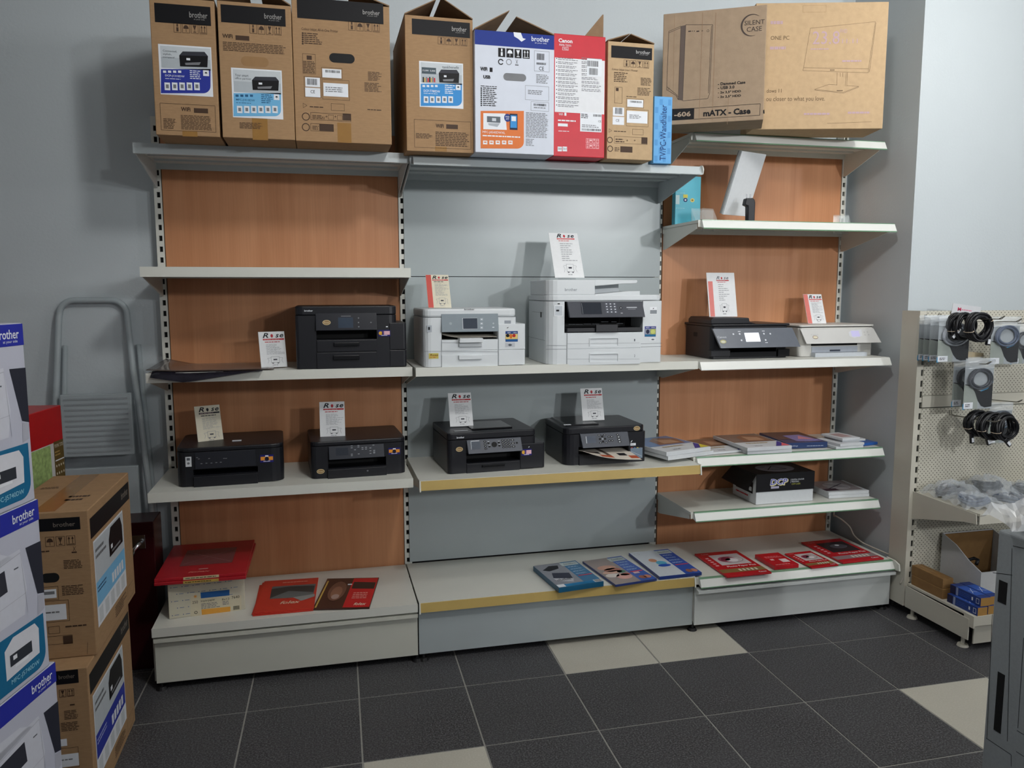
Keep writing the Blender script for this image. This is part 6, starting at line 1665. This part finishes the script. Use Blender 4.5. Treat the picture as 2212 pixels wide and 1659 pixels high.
# small cardboard piece and header sign
sg = thing('header_sign', 'white card sign with red lettering on top of the pegboard', 'sign', (3.418, -.56, 1.418), 0, rot=(0, R_(7), 0))
MB().box(0, .155, 0, .002, 0, .047).build('card', flat((206, 208, 212)), sg); F = Face(sg, (0, 0, 0)); F.on('lettering'); F.text('M', .03, .016, .048, .032, flat((190, 40, 80)), 1, bold=.03); F.bars(.05, .018, .13, .03, 1, flat((214, 150, 170)), 1); F.done()
cb = thing('cardboard_card', 'blank tan card hanging between the bagged cables', 'card', (3.43, -.63, 1.19), 0, rot=(0, R_(6), 0))
MB().box(0, .105, 0, .002, 0, .062).build('card', flat((182, 168, 140)), cb)

# bagged cables lying on the shelf
def lying(label, c, rx, ry, hgt, seed, col):
    r = random.Random(seed)
    t = thing('bagged_cable', label, 'cable', c, r.uniform(-20, 20), 'bagged cables lying on the pegboard shelf')
    path = []
    for k in range(5 * 24 + 1):
        a = 2 * math.pi * k / 24; f = .72 + .1 * math.sin(k * .17 + seed)
        path.append((rx * f * math.cos(a), ry * f * math.sin(a), .012 + hgt * .5 * k / 120 + .006 * math.sin(a * 2 + seed)))
    MB().tube(path, .0055, 6).build('cable', mat('cable_%d_%d' % (col[0], col[2]), col, .4), t, smooth=True)
    n, k = 14, 12; vs = []; ph = [r.random() * 6 for _ in range(6)]
    for j in range(k + 1):
        for i in range(n + 1):
            fx = i / n * 2 - 1; fy = j / k * 2 - 1
            e = max(0, 1 - max(abs(fx), abs(fy)) ** 3)
            z = .003 + hgt * e + .012 * e * (math.sin(fx * 9 + ph[0]) * math.sin(fy * 8 + ph[1]) + .6 * math.sin(fx * 15 + fy * 13 + ph[2])) + .008 * (1 - e) * (1 + math.sin(fx * 11 + fy * 7 + ph[3]))
            vs.append((fx * rx * 1.25, fy * ry * 1.25, z))
    MB().add(vs, [(j * (n + 1) + i, j * (n + 1) + i + 1, (j + 1) * (n + 1) + i + 1, (j + 1) * (n + 1) + i) for j in range(k) for i in range(n)]).build('plastic_bag', mat('crinkled_bag', (216, 224, 232), .12, 0, alpha=.3, spec=.9), t, smooth=False)
    return t
lying('bagged blue-grey cable nearest the shelf corner', (3.375, -.80, .5935), .075, .07, .045, 3, (70, 84, 108))
lying('bagged dark cable behind the shelf corner one', (3.40, -.64, .5935), .085, .06, .06, 5, (52, 50, 54))
lying('bagged blue cable at the front middle of the shelf', (3.545, -.81, .5935), .07, .075, .05, 7, (60, 72, 92))
lying('bagged black cable at the back of the shelf', (3.60, -.64, .5935), .08, .065, .075, 9, (36, 36, 40))
lying('bagged grey cable at the right end of the shelf', (3.74, -.74, .5935), .085, .1, .06, 11, (60, 64, 70))

# boxes on the base shelf
ZP = .1585
BRB = mat('brown_small_box', (138, 104, 62), .7, .08, 30)
for k, (x, y, z) in enumerate(((3.285, -.755, ZP), (3.345, -.755, ZP), (3.288, -.75, ZP + .0455))):
    t = thing('small_carton', ['lower left long brown carton on the pegboard base', 'lower right long brown carton on the pegboard base', 'upper long brown carton on the pegboard base'][k], 'box', (x, y, z), 0, 'long brown cartons on the pegboard base')
    MB().box(0, .055, 0, .19, 0, .045).build('carton_body', BRB, t, bevel=.0015); F = Face(t, (0, 0, .045), (1, 0, 0), (0, 1, 0)); F.on('tape').rect(.02, .0, .034, .19, TAPE, 1); F.done()
BLB = mat('blue_small_box', (36, 60, 128), .35, .06, 25); OCH = flat((172, 132, 74))
for k, (x, y, z) in enumerate(((3.288, -.945, ZP), (3.305, -.94, ZP + .0385), (3.358, -.935, ZP + .0385), (3.345, -.94, ZP))):
    t = thing('small_carton', ['lower blue carton at the front corner of the pegboard base', 'upper left blue carton on the pegboard base', 'upper right blue carton on the pegboard base', 'lower right blue carton on the pegboard base'][k], 'box', (x, y, z), 0, 'blue cartons on the pegboard base')
    MB().box(0, .05, 0, .165, 0, .038).build('carton_body', BLB, t, bevel=.001)
    F = Face(t, (0, .165, 0), (0, -1, 0), (0, 0, 1)); F.on('print'); F.rect(.0, .001, .03, .037, flat((40, 40, 70)), 1); F.rect(.034, .001, .045, .037, flat((150, 160, 190)), 1); F.bars(.05, .008, .11, .03, 3, flat((60, 90, 170)), 1); F.rect(.118, .012, .126, .026, WHT, 1); F.frame(.142, .008, .158, .03, .002, WHT, 1); F.done()
    F = Face(t, (0, 0, .038), (1, 0, 0), (0, 1, 0)); F.on('print'); F.rect(.002, .03, .048, .13, flat((56, 92, 176)), 1); F.line((.01, .05), (.04, .1), .002, WHT, 2); F.line((.04, .06), (.012, .08), .002, WHT, 2); F.done()
    F = Face(t, (0, 0, 0)); F.on('end_flap').rect(.001, .001, .049, .037, OCH, 1); F.done()
# white open bin
t = thing('storage_bin', 'white open cardboard bin with sloping front on the pegboard base', 'box', (3.44, -.80, ZP), 0)
mb = MB(); th_ = .004
pf = [(0, 0), (.24, 0), (.24, .23), (.2, .225), (.12, .17), (.06, .13), (.0, .1)]
mb.prism([(0.0, 0), (.235, 0), (.235, .235), (.15, .205), (.07, .155), (0.0, .125)], 0, th_, 'x'); mb.prism([(0.0, 0), (.235, 0), (.235, .235), (.15, .205), (.07, .155), (0.0, .125)], .28, .28 + th_, 'x')
mb.box(th_, .28, 0, th_, 0, .125); mb.box(th_, .28, .231, .235, 0, .235); mb.box(th_, .28, th_, .231, 0, .004)
mb.build('bin_body', flat((196, 198, 200)), t)
MB().box(.006, .278, .224, .230, .02, .23).build('brown_lining', BRB, t)
MB().tube([(.03 + .02 * math.sin(k * 1.3), .06 + .012 * k, .14 + .02 * math.sin(k * .9)) for k in range(12)], .008, 6).build('cable', CBL, t, smooth=True)

# ---- copier wrapped in film, near right
COP = mat('copier_grey', (140, 146, 149), .5, .04, 120, .1, 700)
t = thing('copier', 'dark grey copier with film-wrapped top in the right foreground', 'copier', (2.40, -1.872, 0), 0)
# local: x to the right (away), y negative towards the camera
cb_ = MB().box(0, .62, -.68, 0, .03, .882).build('copier_body', COP, t, bevel=.008, segs=3)
MB().box(.03, .59, -.65, -.03, 0, .029).build('base', BLK, t)
F = Face(t, (0, 0, 0), (0, -1, 0), (0, 0, 1), (2060, 1060, 2.77))
SL = flat((30, 33, 36)); F.on('seam')
for l in ((350, 345, 322, 1500), (235, 490, 352, 505), (232, 740, 200, 1480), (195, 1480, 345, 1580), (420, 880, 385, 1420), (345, 1580, 345, 1650), (375, 1560, 421, 1590), (380, 1435, 421, 1460), (355, 330, 421, 345)): F.Lp(*l, .0016, SL, 1)
F.done()
a = F.bx(268, 540, 320, 675); MB().box(.0, -.0012, -a[2], -a[0], a[1], a[3]).build('grip_recess', BLKM, t, bevel=.0004)
a = F.bx(252, 1085, 296, 1450); MB().box(.0, -.0012, -a[2], -a[0], a[1], a[3]).build('grip_recess', BLKM, t, bevel=.0004)
MB().box(.04, .58, -.64, -.03, .883, .93).build('top_unit', mat('copier_light', (150, 156, 162), .4), t, bevel=.006)
# crumpled film over the top
n, k = 60, 40; vs = []; r = random.Random(4)
W_, D_ = .66, .74
ph = [r.random() * 6.28 for _ in range(12)]
for j in range(k + 1):
    for i in range(n + 1):
        x = -.022 + W_ * i / n; y = -.70 + D_ * j / k
        e = min(x + .022, W_ - x - .022, y + .70, .04 - y)
        z = .945 if e > .07 else .945 - (1 - e / .07) ** 2 * .055
        nz = .008 * (math.sin(38 * x + ph[0]) * math.sin(33 * y + ph[1]) + math.sin(71 * x + 43 * y + ph[2]) * .7 + math.sin(57 * y - 63 * x + ph[3]) * .6) + .018 * (r.random() - .5)
        ox = -.012 * (1 - min(1, e / .05)) * math.sin(60 * y + ph[4]) if x < .05 else 0
        vs.append((x + ox, y, z + nz + .018))
fm = MB().add(vs, [(j * (n + 1) + i, j * (n + 1) + i + 1, (j + 1) * (n + 1) + i + 1, (j + 1) * (n + 1) + i) for j in range(k) for i in range(n)]).build('film_wrap', mat('crumpled_film', (236, 240, 244), .16, .0, alpha=.48, spec=1.0), t)
